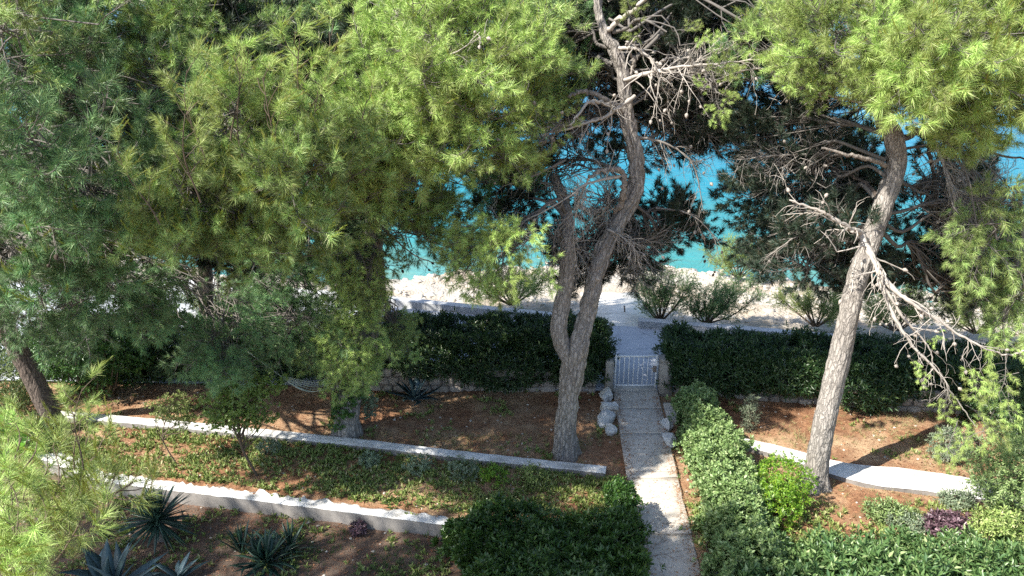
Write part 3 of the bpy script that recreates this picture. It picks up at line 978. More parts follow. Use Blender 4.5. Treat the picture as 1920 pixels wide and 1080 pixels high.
def gpart(name, c, s, bev=0.004, m='white_metal'):
    mb = MB(); boxm(mb, np.array(c) - np.array([gx0, gy, gzb]), s, 0, bev)
    return link(name, mb.mesh(name, [M[m]]), g)
W_ = gx1 - gx0
gpart('top_rail', ((gx0 + gx1) / 2, gy, gzb + gh), (W_, 0.03, 0.03))
gpart('bottom_rail', ((gx0 + gx1) / 2, gy, gzb + 0.05), (W_, 0.03, 0.03))
gpart('stile', (gx0 + 0.015, gy, gzb + gh / 2 + 0.01), (0.03, 0.034, gh + 0.04))
gpart('stile', (gx1 - 0.015, gy, gzb + gh / 2 + 0.01), (0.03, 0.034, gh + 0.04))
for i in range(8):
    x = gx0 + W_ * (i + 1) / 9
    gpart('bar', (x, gy, gzb + 0.05 + (gh - 0.05) / 2), (0.016, 0.016, gh - 0.08), 0.003)
lt = gpart('latch', (gx1 - 0.05, gy - 0.03, gzb + gh * 0.62), (0.06, 0.03, 0.13), 0.006, 'rust')
gpart('handle', (gx1 - 0.08, gy - 0.065, gzb + gh * 0.66), (0.11, 0.015, 0.018), 0.004, 'rust')
def post(name, c, s, m, label, cat='gate post', cap=None):
    o = thing(name, (c[0], c[1], c[2] - s[2] / 2), label, cat)
    mb = MB(); boxm(mb, (0, 0, s[2] / 2), s, 0, 0.018)
    link('shaft', mb.mesh('shaft', [M[m]]), o)
    if cap:
        mb = MB(); boxm(mb, (0, 0, s[2] + 0.02), (s[0] + 0.03, s[1] + 0.03, 0.04), 0, 0.008)
        link('cap', mb.mesh('cap', [M[cap]]), o)
    return o
post('gate_post', (2.93, 13.93, 0.56), (0.24, 0.26, 0.74), 'pillar', 'squat brown grey concrete gate post right of the white gate', cap='pillar')
post('gate_post', (1.86, 13.99, 0.55), (0.15, 0.22, 0.70), 'pillar', 'slim concrete gate post at the hinge side left of the white gate')
# threshold under the gate
mb = MB(); boxm(mb, (2.37, 14.0, 0.245), (0.84, 0.2, 0.1), 0, 0.01)
link('sill', mb.mesh('sill', [M['concrete']]), path_o)

# ------------------------------------------------------------------ rocks
def rock_mesh(name, m, seed, flat=0.6):
    rs = np.random.default_rng(seed)
    import bmesh
    bm = bmesh.new(); bmesh.ops.create_icosphere(bm, subdivisions=2, radius=0.5)
    off = Vector(rs.normal(size=3) * 10)
    for v in bm.verts:
        n = mn.noise(v.co * 2.2 + off); n2 = mn.cell(v.co * 2.5 + off) * 0.12
        v.co *= 1 + 0.5 * n + n2 * 2
        v.co.z *= flat
    me = bpy.data.meshes.new(name); bm.to_mesh(me); bm.free(); me.materials.append(m)
    return me
WR = [rock_mesh('rock', M['white_stone'], i) for i in range(5)]
BR = [rock_mesh('rock', M['beach_stone'], 20 + i) for i in range(5)]
pile = [(1138, 742, .30, 'topmost'), (1142, 762, .30, 'second'), (1136, 786, .36, 'third'), (1146, 806, .22, 'lowest')]
nm_ = ['white painted rock beside the gate post, farthest of the row left of the path', 'white painted rock second from the gate in the row left of the path',
       'largest white painted rock in the row left of the path', 'smallest and nearest white painted rock in the row left of the path']
for i, (px, py, s_, _) in enumerate(pile):
    p = on_z(px, py, 0.3)
    o = link('white_rock', WR[i], None, tuple(p)); o.scale = (s_ * 0.8, s_ * 1.3, s_ * 1.4); o.rotation_euler = (0, 0, i * 1.3)
    tag(o, nm_[i], 'rock', 'white rocks edging the path')
nm_ = ['white rock peeping from the light hedge right of the path, farther one', 'white rock at the foot of the light hedge right of the path, nearer one']
for i, (px, py) in enumerate([(1250, 795), (1254, 825)]):
    o = link('white_rock', WR[i + 3], None, tuple(on_z(px, py, 0.28))); o.scale = (0.2, 0.4, 0.3)
    tag(o, nm_[i], 'rock', 'white rocks edging the path')
# beach stones: nobody could count them
mb = MB()
rs = np.random.default_rng(5)
def copy_into(mb, me_v, me_f, p, s, ang, mi=0):
    ca, sa = math.cos(ang), math.sin(ang)
    v = me_v * s
    v = np.stack([v[:, 0] * ca - v[:, 1] * sa, v[:, 0] * sa + v[:, 1] * ca, v[:, 2]], 1) + p
    mb.add(v, me_f, mi)
def arr(me):
    co = np.zeros(len(me.vertices) * 3, dtype=np.float32); me.vertices.foreach_get('co', co)
    li = np.zeros(len(me.loops), dtype=np.int32); me.loops.foreach_get('vertex_index', li)
    return co.reshape(-1, 3), li.reshape(-1, 3)
BA = [arr(m_) for m_ in BR]
for i in range(2600):
    x = rs.uniform(-14, 16); y = rs.uniform(15.5, 25)
    if 1.6 < x < 3.9: continue
    yb = lerp_line(back, x)
    if y < yb + 0.35: continue
    big = mn.noise(Vector((x * 0.5, y * 0.5, 0)))
    s_ = abs(rs.normal()) * 0.10 + 0.05 + max(0, big) * 0.35 * rs.random()
    z = float(beach_z(np.array([[x]]), np.array([[y]]))[0, 0])
    a, f = BA[i % 5]
    copy_into(mb, a, f, (x, y, z), (s_, s_ * rs.uniform(.7, 1.3), s_ * 0.8), rs.random() * 6)
tag(link('beach_rubble', mb.mesh('beach_rubble', [M['beach_stone']])), 'pale stones strewn over the beach behind the sea wall', 'stones', kind='stuff')
# stake on the ramp
p = on_z(1171, 590, 0.0)
mb = MB(); tube(mb, [(0, 0, 0), (0.0, 0.01, 0.14), (-0.02, 0.0, 0.26)], [0.022, 0.02, 0.018], 8, 0, True)
tag(link('iron_stake', mb.mesh('iron_stake', [M['rust']]), None, (float(p[0]), float(p[1]), -0.02)), 'short rusty stake standing in the pale ramp behind the gate', 'stake')
# ------------------------------------------------------------------ leafy shrubs
def rosettes(mb, pos, out, k, ll, lw, rs, tilt=(25, 80), mi=0, fold=0.2):
    n = len(pos)
    out = nrm(out + rs.normal(size=(n, 3)) * 0.35)
    ref = rs.normal(size=(n, 3)); a = nrm(np.cross(out, ref)); b = np.cross(out, a)
    th = (np.arange(k)[None] * 2.4 + rs.random((n, 1)) * 6) + rs.normal(size=(n, k)) * 0.2
    tl = np.radians(np.linspace(tilt[1], tilt[0], k)[None] + rs.normal(size=(n, k)) * 8)
    d = out[:, None] * np.cos(tl)[..., None] + (a[:, None] * np.cos(th)[..., None] + b[:, None] * np.sin(th)[..., None]) * np.sin(tl)[..., None]
    p = np.repeat(pos[:, None], k, 1) - out[:, None] * (np.linspace(0.5, 0, k) * ll * 0.8)[None, :, None]
    L = ll * (0.65 + 0.6 * rs.random((n, k)))
    up = np.repeat(out[:, None], k, 1) + rs.normal(size=(n, k, 3)) * 0.25
    leaves(mb, p.reshape(-1, 3), d.reshape(-1, 3), L.ravel(), (L * lw / ll).ravel(), fold, mi, up.reshape(-1, 3), rs)

def blob_points(c, r, n, rs, shell=0.55, bumpy=0.18, floor=None):
    u = nrm(rs.normal(size=(n, 3)))
    q = np.array([1 + bumpy * 2 * mn.noise(Vector(x * 2.6 + np.array(c))) for x in u])
    rad = (shell + (1 - shell) * rs.random(n) ** 0.5) * q
    p = np.array(c) + u * np.array(r) * rad[:, None]
    o = u / np.array(r) * np.mean(r) + np.array([0, 0, 0.4])
    if floor is not None:
        k = p[:, 2] > floor; p = p[k]; o = o[k]
    return p, o
def box_points(p0, p1, wd, z0, z1, n, rs, depth=0.3, bumpy=0.13):
    """points just under the skin of a clipped hedge running p0 -> p1"""
    p0 = np.array([*p0[:2], 0.]); p1 = np.array([*p1[:2], 0.])
    L = np.linalg.norm(p1 - p0); d = (p1 - p0) / L; s = np.array([-d[1], d[0], 0])
    H = z1 - z0
    ar = np.array([L * wd, L * H, L * H, wd * H, wd * H]); ar /= ar.sum()
    f = rs.choice(5, n, p=ar)
    u = rs.random(n) * L; v = (rs.random(n) - .5) * wd; h = rs.random(n) * H
    dp = rs.random(n) ** 1.5 * depth
    o = np.zeros((n, 3))
    for k, (ax, sg) in enumerate([('z', 1), ('s', 1), ('s', -1), ('u', 1), ('u', -1)]):
        m = f == k
        if ax == 'z': h[m] = H - dp[m]; o[m] = [0, 0, 1]
        if ax == 's': v[m] = sg * (wd / 2 - dp[m]); o[m] = s * sg
        if ax == 'u': u[m] = (L - dp[m]) if sg > 0 else dp[m]; o[m] = d * sg
    # round the upper edges
    e = np.clip((h - (H - 0.25)) / 0.25, 0, 1) * np.clip((np.abs(v) - (wd / 2 - 0.2)) / 0.2, 0, 1)
    h = h - e * 0.12
    p = p0 + d * u[:, None] + s * v[:, None] + np.array([0, 0, 1]) * (z0 + h)[:, None]
    q = np.array([mn.fractal(Vector(x * 1.7), 0.8, 2, 3) for x in p])
    kp = (np.array([mn.noise(Vector(x * 3.1)) for x in p]) > -0.28) | (rs.random(n) < 0.25)
    q = q + (rs.random(n) < 0.04) * rs.random(n) * 0.9
    p = p + o * (q * bumpy * 1.6)[:, None]
    o = o + np.array([0, 0, 0.35])
    return p[kp], o[kp]
def stems(mb, base, tops, r, rs, mi=1, droop=0.0):
    for t in tops:
        t = np.asarray(t, float)
        m = (np.asarray(base) + t) / 2 + rs.normal(size=3) * 0.08 * np.linalg.norm(t - base)
        tube(mb, spline([base, m, t], 7), np.linspace(r, r * 0.3, 7), 5, mi)

def shrub(name, base, label, cat, leafm, pts, k=7, ll=0.07, lw=0.026, group=None, seed=1, tilt=(25, 80), stem_r=0.014, nst=10, stem_at=None, stemm='stem', rosette=True):
    rs = np.random.default_rng(seed)
    base = np.asarray(base, float)
    o = thing(name, base, label, cat, group)
    P = np.concatenate([p for p, _ in pts]) - base; O = np.concatenate([q for _, q in pts])
    mb = MB()
    if rosette:
        rosettes(mb, P, O, k, ll, lw, rs, tilt)
    link('foliage', mb.mesh('foliage', [M[leafm]]), o)
    mb = MB()
    idx = rs.permutation(len(P))[:nst]
    for i in idx:
        b0 = np.array([P[i][0] * 0.5, P[i][1] * 0.5, 0.0]) if stem_at is None else np.array(stem_at) - base
        stems(mb, b0, [P[i] * np.array([1, 1, 0.95])], stem_r, rs, 0)
    link('stem', mb.mesh('stem', [M[stemm]]), o)
    return o

rs = np.random.default_rng(11)
# dark hedges over the rubble wall
def hedge(p0, p1, wd, z0, z1, n, label, seed, leafm='oleander', ll=0.10, lw=0.026, k=7, extra=()):
    rs = np.random.default_rng(seed)
    pts = [box_points(p0, p1, wd, z0, z1, n, rs)] + [blob_points(c, r, m_, rs) for c, r, m_ in extra]
    return shrub('hedge', (p0[0], p0[1], z0), label, 'hedge', leafm, pts, k, ll, lw, seed=seed, nst=60, stem_r=0.012)
hedge((-2.6, 14.75), (1.86, 14.62), 1.3, 0.45, 1.33, 7500, 'dark clipped hedge above the rubble wall left of the gate, behind the forked pine', 21,
      extra=[((-0.2, 13.85, 0.7), (0.9, 0.25, 0.4), 500), ((1.2, 13.85, 0.75), (0.45, 0.2, 0.35), 250), ((-1.6, 13.85, 0.85), (0.6, 0.2, 0.3), 250)])
hedge((3.0, 14.42), (9.6, 13.40), 1.3, 0.42, 1.20, 10500, 'long dark clipped hedge above the rubble wall right of the gate', 22,
      extra=[((6.6, 13.2, 0.7), (0.75, 0.35, 0.45), 450), ((4.1, 13.6, 0.75), (0.8, 0.25, 0.35), 400), ((5.2, 13.4, 0.75), (0.6, 0.25, 0.3), 250), ((8.6, 12.9, 0.6), (0.6, 0.4, 0.5), 350)])
hedge((-9.5, 15.0), (-2.9, 14.85), 1.1, 0.2, 1.28, 6000, 'dark shaded hedge far left behind the pines', 23)
# wide dark hedge at the bottom
pA = box_points((-0.62, 9.12), (1.58, 8.72), 0.95, 0.0, 0.82, 4300, rs, 0.3, 0.14)
pB = box_points((-0.35, 8.35), (1.62, 8.0), 1.2, 0.0, 0.86, 5200, rs, 0.3, 0.14)
pC = box_points((-0.9, 9.5), (-0.3, 9.3), 0.5, 0.0, 0.45, 500, rs, 0.2, 0.2)
shrub('hedge', (0.5, 8.6, 0), 'wide dark green hedge of whorled leaves left of the path at the bottom', 'hedge', 'hedge', [pA, pB, pC], 8, 0.075, 0.026, seed=31, nst=40)
pts = [box_points((1.52, 9.95), (1.60, 9.35), 0.42, 0.1, 0.95, 1900, rs, 0.22, 0.06)]
shrub('box_bush', (1.56, 9.65, 0.1), 'small upright clipped bush at the path end of the long white wall', 'bush', 'hedge', pts, 6, 0.045, 0.022, seed=32)
# light hedge right of the path
def seg(px0, py0, px1, py1, z=0.2):
    return on_z(px0, py0, z)[:2], on_z(px1, py1, z)[:2]
pts = [box_points((3.33, 13.05), (3.20, 11.35), 0.62, 0.2, 0.85, 3000, rs, 0.25, 0.14),
       box_points((3.28, 11.5), (3.12, 9.6), 0.80, 0.2, 0.88, 3900, rs, 0.25, 0.16),
       box_points((3.12, 9.75), (2.98, 8.3), 0.72, 0.2, 0.82, 2900, rs, 0.25, 0.18)]
shrub('hedge', (3.15, 10.6, 0.2), 'bright light green hedge running along the right side of the path', 'hedge', 'light_leaf', pts, 7, 0.062, 0.031, seed=33, nst=50)
pts = [blob_points((4.02, 10.25, 0.62), (0.42, 0.5, 0.38), 900, rs), blob_points((3.75, 9.8, 0.5), (0.4, 0.35, 0.35), 500, rs)]
shrub('yellow_bush', (3.95, 10.1, 0.2), 'yellow green small leaved bush between the light hedge and the right pine', 'bush', 'fresh_leaf', pts, 6, 0.042, 0.018, seed=34)
# oleander ground cover at the bottom right
pts = []
for i in range(44):
    px = rs.uniform(1330, 1930); py = 1085 - rs.random() ** 1.3 * 72 * (1 - 0.25 * (px - 1330) / 600)
    p = on_z(px, py, 0.2)
    h = rs.uniform(0.12, 0.4)
    pts.append(blob_points((p[0], p[1], 0.2 + h * 0.5), (0.25, 0.25, h * 0.6), 34, rs, 0.3, 0.2, 0.21))
for i in range(36):
    px = rs.uniform(1300, 1960); py = rs.uniform(1085, 1190)
    p = on_z(px, py, 0.2)
    pts.append(blob_points((p[0], p[1], 0.45), (0.3, 0.3, 0.3), 60, rs, 0.3, 0.2, 0.21))
shrub('oleander_bed', (5, 8.8, 0.2), 'low bed of green oleander shoots filling the bottom right corner', 'shrubs', 'fresh_leaf', pts, 8, 0.115, 0.034, seed=35, nst=150, stem_r=0.008)
M['oleander_bright'] = leaf_mat('oleander_bright_leaf', (0.045, 0.10, 0.035), (0.12, 0.195, 0.065), (0.28, 0.35, 0.15), trans=0.22, rough=0.35)
bpy.data.objects['oleander_bed'].children[0].data.materials[0] = M['oleander_bright']
# shrubs at the right edge
def bush_px(name, px, py, z0, rx, ry, rz, n, label, cat, leafm, k, ll, lw, seed, lift=0.9, **kw):
    b = on_z(px, py, z0)
    return shrub(name, b, label, cat, leafm, [blob_points((b[0], b[1], z0 + rz * lift), (rx, ry, rz), n, np.random.default_rng(seed), 0.35, 0.22, z0 + 0.02)], k, ll, lw, seed=seed, **kw)
bush_px('olive_bush', 1905, 960, .2, 0.75, 0.7, 0.72, 2100, 'tall grey green bush at the right edge beyond the end of the curved white wall', 'bush', 'light_leaf', 6, 0.06, 0.018, 41)
bush_px('olive_bush', 1930, 830, .2, 0.8, 0.8, 0.85, 2200, 'dark green bush at the right edge behind the hanging pine tufts', 'bush', 'oleander', 6, 0.06, 0.018, 42)
bush_px('grey_bush', 1775, 862, .2, 0.34, 0.3, 0.30, 420, 'grey leaved bush leaning over the back edge of the curved white wall', 'bush', 'grey_leaf', 6, 0.06, 0.014, 43)
bush_px('grey_bush', 1790, 950, .2, 0.28, 0.22, 0.14, 220, 'thin grey plant spilling over the front of the curved white wall', 'plant', 'grey_leaf', 6, 0.055, 0.014, 44)
bush_px('green_bush', 1665, 972, .2, 0.42, 0.28, 0.13, 260, 'fresh green low plant just in front of the curved white wall', 'plant', 'light_leaf', 6, 0.06, 0.02, 45)
bush_px('green_bush', 1705, 990, .2, 0.34, 0.22, 0.10, 170, 'grey green low plant beside the purple plant', 'plant', 'grey_leaf', 6, 0.06, 0.02, 46)
bush_px('purple_plant', 1778, 995, .2, 0.40, 0.24, 0.12, 300, 'low dark purple leaved plant at the lower right', 'plant', 'purple_leaf', 6, 0.075, 0.03, 47)
bush_px('green_bush', 1860, 1020, .2, 0.35, 0.3, 0.3, 420, 'loose green plant in the corner right of the purple plant', 'plant', 'weed', 6, 0.06, 0.02, 48)
bush_px('olive_sapling', 1402, 812, .2, 0.16, 0.16, 0.36, 130, 'thin grey green olive sapling in front of the right rubble wall', 'sapling', 'grey_leaf', 5, 0.07, 0.012, 49, lift=1.0, nst=9)
bush_px('creeper', 1650, 745, .3, 0.35, 0.18, 0.35, 260, 'loose leafy plant climbing the rubble wall right of the right pine', 'plant', 'hedge', 6, 0.08, 0.03, 50)
# left shrubs
bush_px('leafy_bush', 175, 740, .2, 1.15, 0.8, 0.85, 3300, 'large round leafy bush at the left behind the leaning pine', 'bush', 'hedge', 6, 0.06, 0.025, 51, lift=1.15, nst=26, stem_r=0.02)
bush_px('leafy_bush', -30, 690, .2, 0.9, 0.6, 0.8, 1300, 'leafy bush cut off by the left edge behind the leaning trunk', 'bush', 'hedge', 6, 0.06, 0.025, 58, lift=1.0)
bush_px('leafy_bush', 290, 650, .2, 0.8, 0.6, 0.8, 1500, 'green leafy bush right of the large round one, half hidden by hanging pine boughs', 'bush', 'hedge', 6, 0.06, 0.025, 54, lift=1.1)
bush_px('leafy_bush', 20, 770, .2, 0.7, 0.6, 0.6, 1300, 'grey green bush at the left edge beside the leaning pine', 'bush', 'light_leaf', 6, 0.055, 0.02, 52)
bush_px('leafy_bush', 60, 850, .2, 0.45, 0.4, 0.35, 600, 'dark twiggy bush at the foot of the leaning pine', 'bush', 'oleander', 6, 0.055, 0.02, 53)
for i, (px, py, r_, h, lab) in enumerate([(290, 712, .6, .5, 'dark low bush in the shade left of centre beneath the hanging pine boughs'), (395, 700, .55, .42, 'dark bush in the deep shade behind the young citrus tree'),
                                          (505, 705, .55, .45, 'dark bush in the shade behind the hammock'), (600, 700, .5, .5, 'dark bush just left of the ivy clad trunk, farther back')]):
    bush_px('shade_bush', px, py, .2, r_ * 1.3, r_, h, 900, lab, 'bush', 'oleander', 6, 0.07, 0.024, 55 + i)
# ground plants in the weedy bed
gp = [(505, 850, 'grey_leaf', 'silvery low plant just in front of the long white wall, below the green sapling', 0.17), (692, 872, 'grey_leaf', 'silvery low plant in front of the long white wall below the ivy clad pine', 0.15),
      (785, 885, 'grey_leaf', 'silvery low plant in the middle of the weedy bed', 0.20), (868, 897, 'grey_leaf', 'taller grey green plant left of the bright green weed', 0.24),
      (925, 905, 'fresh_leaf', 'bright yellow green weed above the dark hedge', 0.2), (742, 962, 'hedge', 'dark little plant growing over the ragged white wall', 0.17),
      (672, 1000, 'purple_leaf', 'small dark purple plant in the bare near bed', 0.12), (1000, 905, 'weed', 'green weed by the right end of the long white wall', 0.2)]
for i, (px, py, lm, lab, s_) in enumerate(gp):
    bush_px('bed_plant', px, py, .02 if py > 955 else .2, s_ * 1.2, s_, s_ * 0.8, 90, lab, 'plant', lm, 6, 0.055, 0.02, 60 + i, nst=6, stem_r=0.006)

# small broad leaved trees
def sapling(label, foot, bend, crown, leafm, seed, r=0.022, ll=0.05, lw=0.028):
    rs = np.random.default_rng(seed)
    o = thing('young_tree', foot, label, 'tree')
    f = np.array(foot)
    mb = MB()
    P = spline([f - f, np.asarray(bend) - f, np.asarray(crown[0][0]) - f], 14)
    tube(mb, P, np.linspace(r, r * 0.5, 14), 8, 0, True)
    link('trunk', mb.mesh('trunk', [M['stem']], True), o)
    mb = MB(); fb = MB()
    for c, rr, n in crown:
        p, q = blob_points(np.asarray(c) - f, rr, n, rs, 0.25, 0.3)
        rosettes(fb, p, q, 6, ll, lw, rs)
        for i in rs.permutation(len(p))[:max(8, n // 12)]:
            k = int(rs.integers(5, 14))
            stems(mb, P[k], [p[i]], 0.008, rs, 0)
    link('branch', mb.mesh('branch', [M['stem']]), o)
    link('foliage', fb.mesh('foliage', [M[leafm]]), o)
    return o
ft = on_z(482, 893, 0.2)
Y0 = ft[1]
sapling('young citrus tree with a bright green crown in the weedy bed', ft, on_y(450, 828, Y0),
        [(on_y(445, 745, Y0 + .1), (0.5, 0.4, 0.38), 520), (on_y(420, 780, Y0), (0.35, 0.3, 0.22), 190), (on_y(500, 720, Y0 + .2), (0.28, 0.25, 0.22), 150), (on_y(485, 780, Y0 + .1), (0.28, 0.25, 0.18), 110)],
        'citrus', 71)
ft = on_z(332, 872, 0.2)
sapling('thin dark leaved sapling left of the young citrus tree', ft, on_y(305, 820, ft[1]),
        [(on_y(320, 762, ft[1] + .1), (0.34, 0.3, 0.2), 190), (on_y(345, 790, ft[1]), (0.2, 0.2, 0.12), 60)], 'weed', 72, 0.012, 0.045, 0.02)
ft = on_z(698, 808, 0.2)
sapling('small grey leaved sapling beside the ivy clad pine', ft, on_y(694, 790, ft[1]), [(on_y(694, 752, ft[1]), (0.16, 0.14, 0.16), 60), (on_y(690, 775, ft[1]), (0.12, 0.1, 0.08), 22)], 'grey_leaf', 73, 0.008)

# ------------------------------------------------------------------ agaves and yuccas
def blade(mb, base, d, L, wd, arch, rs, thick=0.012, n=7, mi=0, wave=0.0):
    """thick tapering leaf with a channel down the middle"""
    d = nrm(d); side = nrm(np.cross(d, [0, 0, 1.0]) + 1e-6)
    t = np.linspace(0, 1, n)
    P = base + d * (t * L)[:, None] + np.array([0, 0, -1.0]) * (arch * L * t ** 2.2)[:, None] + side * (wave * np.sin(t * 3))[:, None]
    prof = wd * 0.5 * np.sin(np.clip(t * 0.86 + 0.14, 0, 1) * math.pi) ** 0.6 * (1 - t ** 6) + 0.002
    g = nrm(np.gradient(P, axis=0)); nn = nrm(np.cross(side[None], g)); 
    nn = nn * np.sign(nn[:, 2:3] + 1e-6)
    Lf = P + side * prof[:, None] + nn * (prof * 0.35)[:, None]; Rt = P - side * prof[:, None] + nn * (prof * 0.35)[:, None]
    C = P + nn * 0.0; U = P - nn * (thick * (1 - t * 0.8))[:, None]
    V = np.stack([Lf, C, Rt, U], 1).reshape(-1, 3)
    F = []
    for i in range(n - 1):
        a = i * 4; b = a + 4
        F += [[a, a + 1, b + 1, b], [a + 1, a + 2, b + 2, b + 1], [a + 2, a + 3, b + 3, b + 2], [a + 3, a, b, b + 3]]
    mb.add(V, F, mi)
def rosette_plant(name, foot, label, cat, matn, n, L, wd, arch, elev, seed, each=False, trunk=0.0, thick=0.012, wave=0.0):
    rs = np.random.default_rng(seed)
    o = thing(name, foot, label, cat)
    one = MB()
    for i in range(n):
        az = i * 2.399 + rs.normal() * 0.15
        u = i / n
        el = R(elev[0] + (elev[1] - elev[0]) * u + rs.normal() * 7)
        d = np.array([math.cos(az) * math.cos(el), math.sin(az) * math.cos(el), math.sin(el)])
        mb = MB() if each else one
        blade(mb, np.array([d[0] * 0.03, d[1] * 0.03, trunk + 0.02 + 0.08 * u]), d, L * rs.uniform(0.75, 1.15), wd * rs.uniform(0.85, 1.1), arch * rs.uniform(0.4, 1.3), rs, thick, wave=wave * rs.normal())
        if each:
            link('leaf', mb.mesh('leaf', [M[matn]], True), o)
    if not each:
        link('foliage', one.mesh('foliage', [M[matn]], True), o)
    if trunk:
        mb = MB(); tube(mb, [(0, 0, -0.02), (0.02, 0, trunk * .5), (0, 0, trunk + 0.05)], [0.07, 0.06, 0.06], 10)
        link('stem', mb.mesh('stem', [M['dead_brown']]), o)
    return o
rosette_plant('yucca', on_z(302, 1012, 0.0) + np.array([0, 0, 0]), 'spiky dark yucca with a ball of narrow stiff leaves on a short stem', 'yucca', 'yucca', 120, 0.52, 0.042, 0.10, (-30, 82), 81, each=True, trunk=0.28, thick=0.004)
rosette_plant('agave', on_z(215, 1112, 0.0), 'broad blue grey agave at the bottom left under the yucca', 'agave', 'agave', 19, 0.72, 0.14, 0.04, (12, 78), 82, each=True, thick=0.02, wave=0.06)
rosette_plant('agave', on_z(335, 1092, 0.0), 'small arching blue agave just below the yucca', 'agave', 'agave', 14, 0.42, 0.085, 0.2, (10, 60), 83, each=True, thick=0.015)
rosette_plant('yucca', on_z(500, 1062, 0.0), 'wide clump of arching sword leaves in the near bed right of the spiky yucca', 'yucca', 'yucca', 60, 0.55, 0.05, 0.28, (8, 75), 84, each=True, thick=0.005, wave=0.05)
rosette_plant('yucca', on_z(455, 1040, 0.0), 'upright tuft of sword leaves behind the arching clump', 'yucca', 'yucca', 26, 0.42, 0.035, 0.1, (45, 85), 85, each=True, thick=0.004)
rosette_plant('yucca', on_z(545, 1035, 0.0), 'loose tuft of sword leaves at the right of the arching clump', 'yucca', 'yucca', 26, 0.45, 0.035, 0.22, (30, 80), 86, each=True, thick=0.004)
rosette_plant('agave', on_z(778, 752, 0.2), 'grey blue agave on the pine needle litter in front of the left rubble wall', 'agave', 'agave', 20, 0.55, 0.09, 0.10, (2, 68), 87, each=True, thick=0.018, wave=0.08)

# ------------------------------------------------------------------ tamarisks on the beach
def tamarisk(px, py, z, sp, h, label, seed, n=9, leafm='tamarisk', lean=0.0):
    rs = np.random.default_rng(seed)
    f = on_z(px, py, z)
    o = thing('tamarisk', f, label, 'shrub', 'tamarisk shrubs on the beach')
    mb = MB(); fb = MB(); base = []; ax = []
    for i in range(n):
        az = rs.uniform(0, 2 * math.pi); sx = (i / (n - 1) - 0.5) * 2
        e = np.array([sx * sp + lean * sp + rs.normal() * 0.06, rs.normal() * sp * 0.4, h * (1 - 0.35 * abs(sx)) * rs.uniform(0.85, 1.1)])
        P = spline([np.array([sx * 0.05, 0, 0]), e * np.array([0.55, 0.55, 0.42]) + rs.normal(size=3) * 0.04, e], 12)
        tube(mb, P, np.linspace(0.025, 0.006, 12), 5)
        for k in range(20):
            j = int(rs.integers(4, 12))
            d = nrm(nrm(P[j] - P[max(0, j - 2)]) + rs.normal(size=3) * 0.5)
            q = P[j] + d * rs.uniform(0.15, 0.45) * h * 0.6
            q2 = (P[j] + q) / 2 + rs.normal(size=3) * 0.02
            tube(mb, [P[j], q2, q], [0.007, 0.005, 0.003], 3)
            for m_ in range(8):
                t = rs.uniform(0.3, 1.05)
                base.append(P[j] + (q - P[j]) * t + rs.normal(size=3) * 0.06); ax.append(d + rs.normal(size=3) * 0.7 + np.array([0, 0, .3]))
    needles(fb, np.array(base), np.array(ax), 20, 0.15, 0.05, 0.008, 0, rs, 15, 75)
    link('stem', mb.mesh('stem', [M['stem']]), o)
    link('foliage', fb.mesh('foliage', [M[leafm]]), o)
M['tamarisk_green'] = leaf_mat('tamarisk_green_leaf', (0.09, 0.16, 0.07), (0.18, 0.28, 0.11), (0.32, 0.36, 0.12), trans=0.25)
tamarisk(1238, 601, 0.2, 0.62, 1.15, 'first tamarisk bush right of the pale beach ramp', 91, 10, 'tamarisk_green')
tamarisk(1325, 606, 0.15, 0.75, 1.0, 'wide tamarisk bush behind the sea wall, second right of the ramp', 92, 11, 'tamarisk_green', 0.4)
tamarisk(1385, 520, -0.3, 0.8, 1.05, 'pale yellow green tamarisk nearest the water', 93, 10, 'tamarisk')
tamarisk(960, 572, 0.1, 0.9, 1.05, 'bare stemmed tamarisk left of the forked pine', 94, 12, 'tamarisk')
tamarisk(1530, 612, 0.1, 0.7, 0.85, 'tamarisk bush on the rocks just left of the right pine', 95, 9, 'tamarisk')
tamarisk(1680, 620, 0.1, 0.9, 0.95, 'tamarisk bush on the rocks right of the right pine', 96, 10, 'tamarisk')
tamarisk(1830, 625, 0.1, 0.9, 0.9, 'tamarisk bush at the far right of the beach', 97, 10, 'tamarisk')
tamarisk(420, 600, 0.1, 0.8, 0.8, 'low tamarisk behind the far left hedge', 98, 9, 'tamarisk')

# ------------------------------------------------------------------ litter and weeds
rs = np.random.default_rng(3)
def ground_pts(n, x0, x1, y0, y1, dens=None):
    x = rs.uniform(x0, x1, n); y = rs.uniform(y0, y1, n)
    keep = np.array([not (path_edges(b)[0] - 0.02 < a < path_edges(b)[1] + 0.02) for a, b in zip(x, y)])
    if dens is not None:
        keep &= np.array([dens(a, b) for a, b in zip(x, y)])
    x = x[keep]; y = y[keep]
    z = soil_z(x, y) + 0.003
    return np.stack([x, y, z], 1)
p = ground_pts(110000, -9, 9.5, 7.4, 14.1, lambda a, b: mn.noise(Vector((a * 1.2, b * 1.2, 3))) > rs.uniform(-0.7, 0.7))
d = rs.normal(size=p.shape); d[:, 2] = 0.08; d = nrm(d)
n = len(p); s_ = nrm(np.cross(d, [0, 0, 1.])) * 0.003
mb = MB(); L = rs.uniform(0.05, 0.11, n)[:, None]
mb.add(np.stack([p - s_, p + s_, p + d * L], 1).reshape(-1, 3), np.arange(n * 3).reshape(-1, 3))
tag(link('needle_litter', mb.mesh('needle_litter', [M['brown_needle']])), 'fallen brown pine needles scattered over the garden soil', 'pine needles', kind='stuff')
p = ground_pts(9000, -9, 9.5, 7.4, 14.1)
mb = MB(); dd = rs.normal(size=p.shape); dd[:, 2] = rs.random(len(p)) * 0.5
leaves(mb, p, dd, rs.uniform(0.02, 0.06, len(p)), rs.uniform(0.012, 0.03, len(p)), 0.2, 0, None, rs)
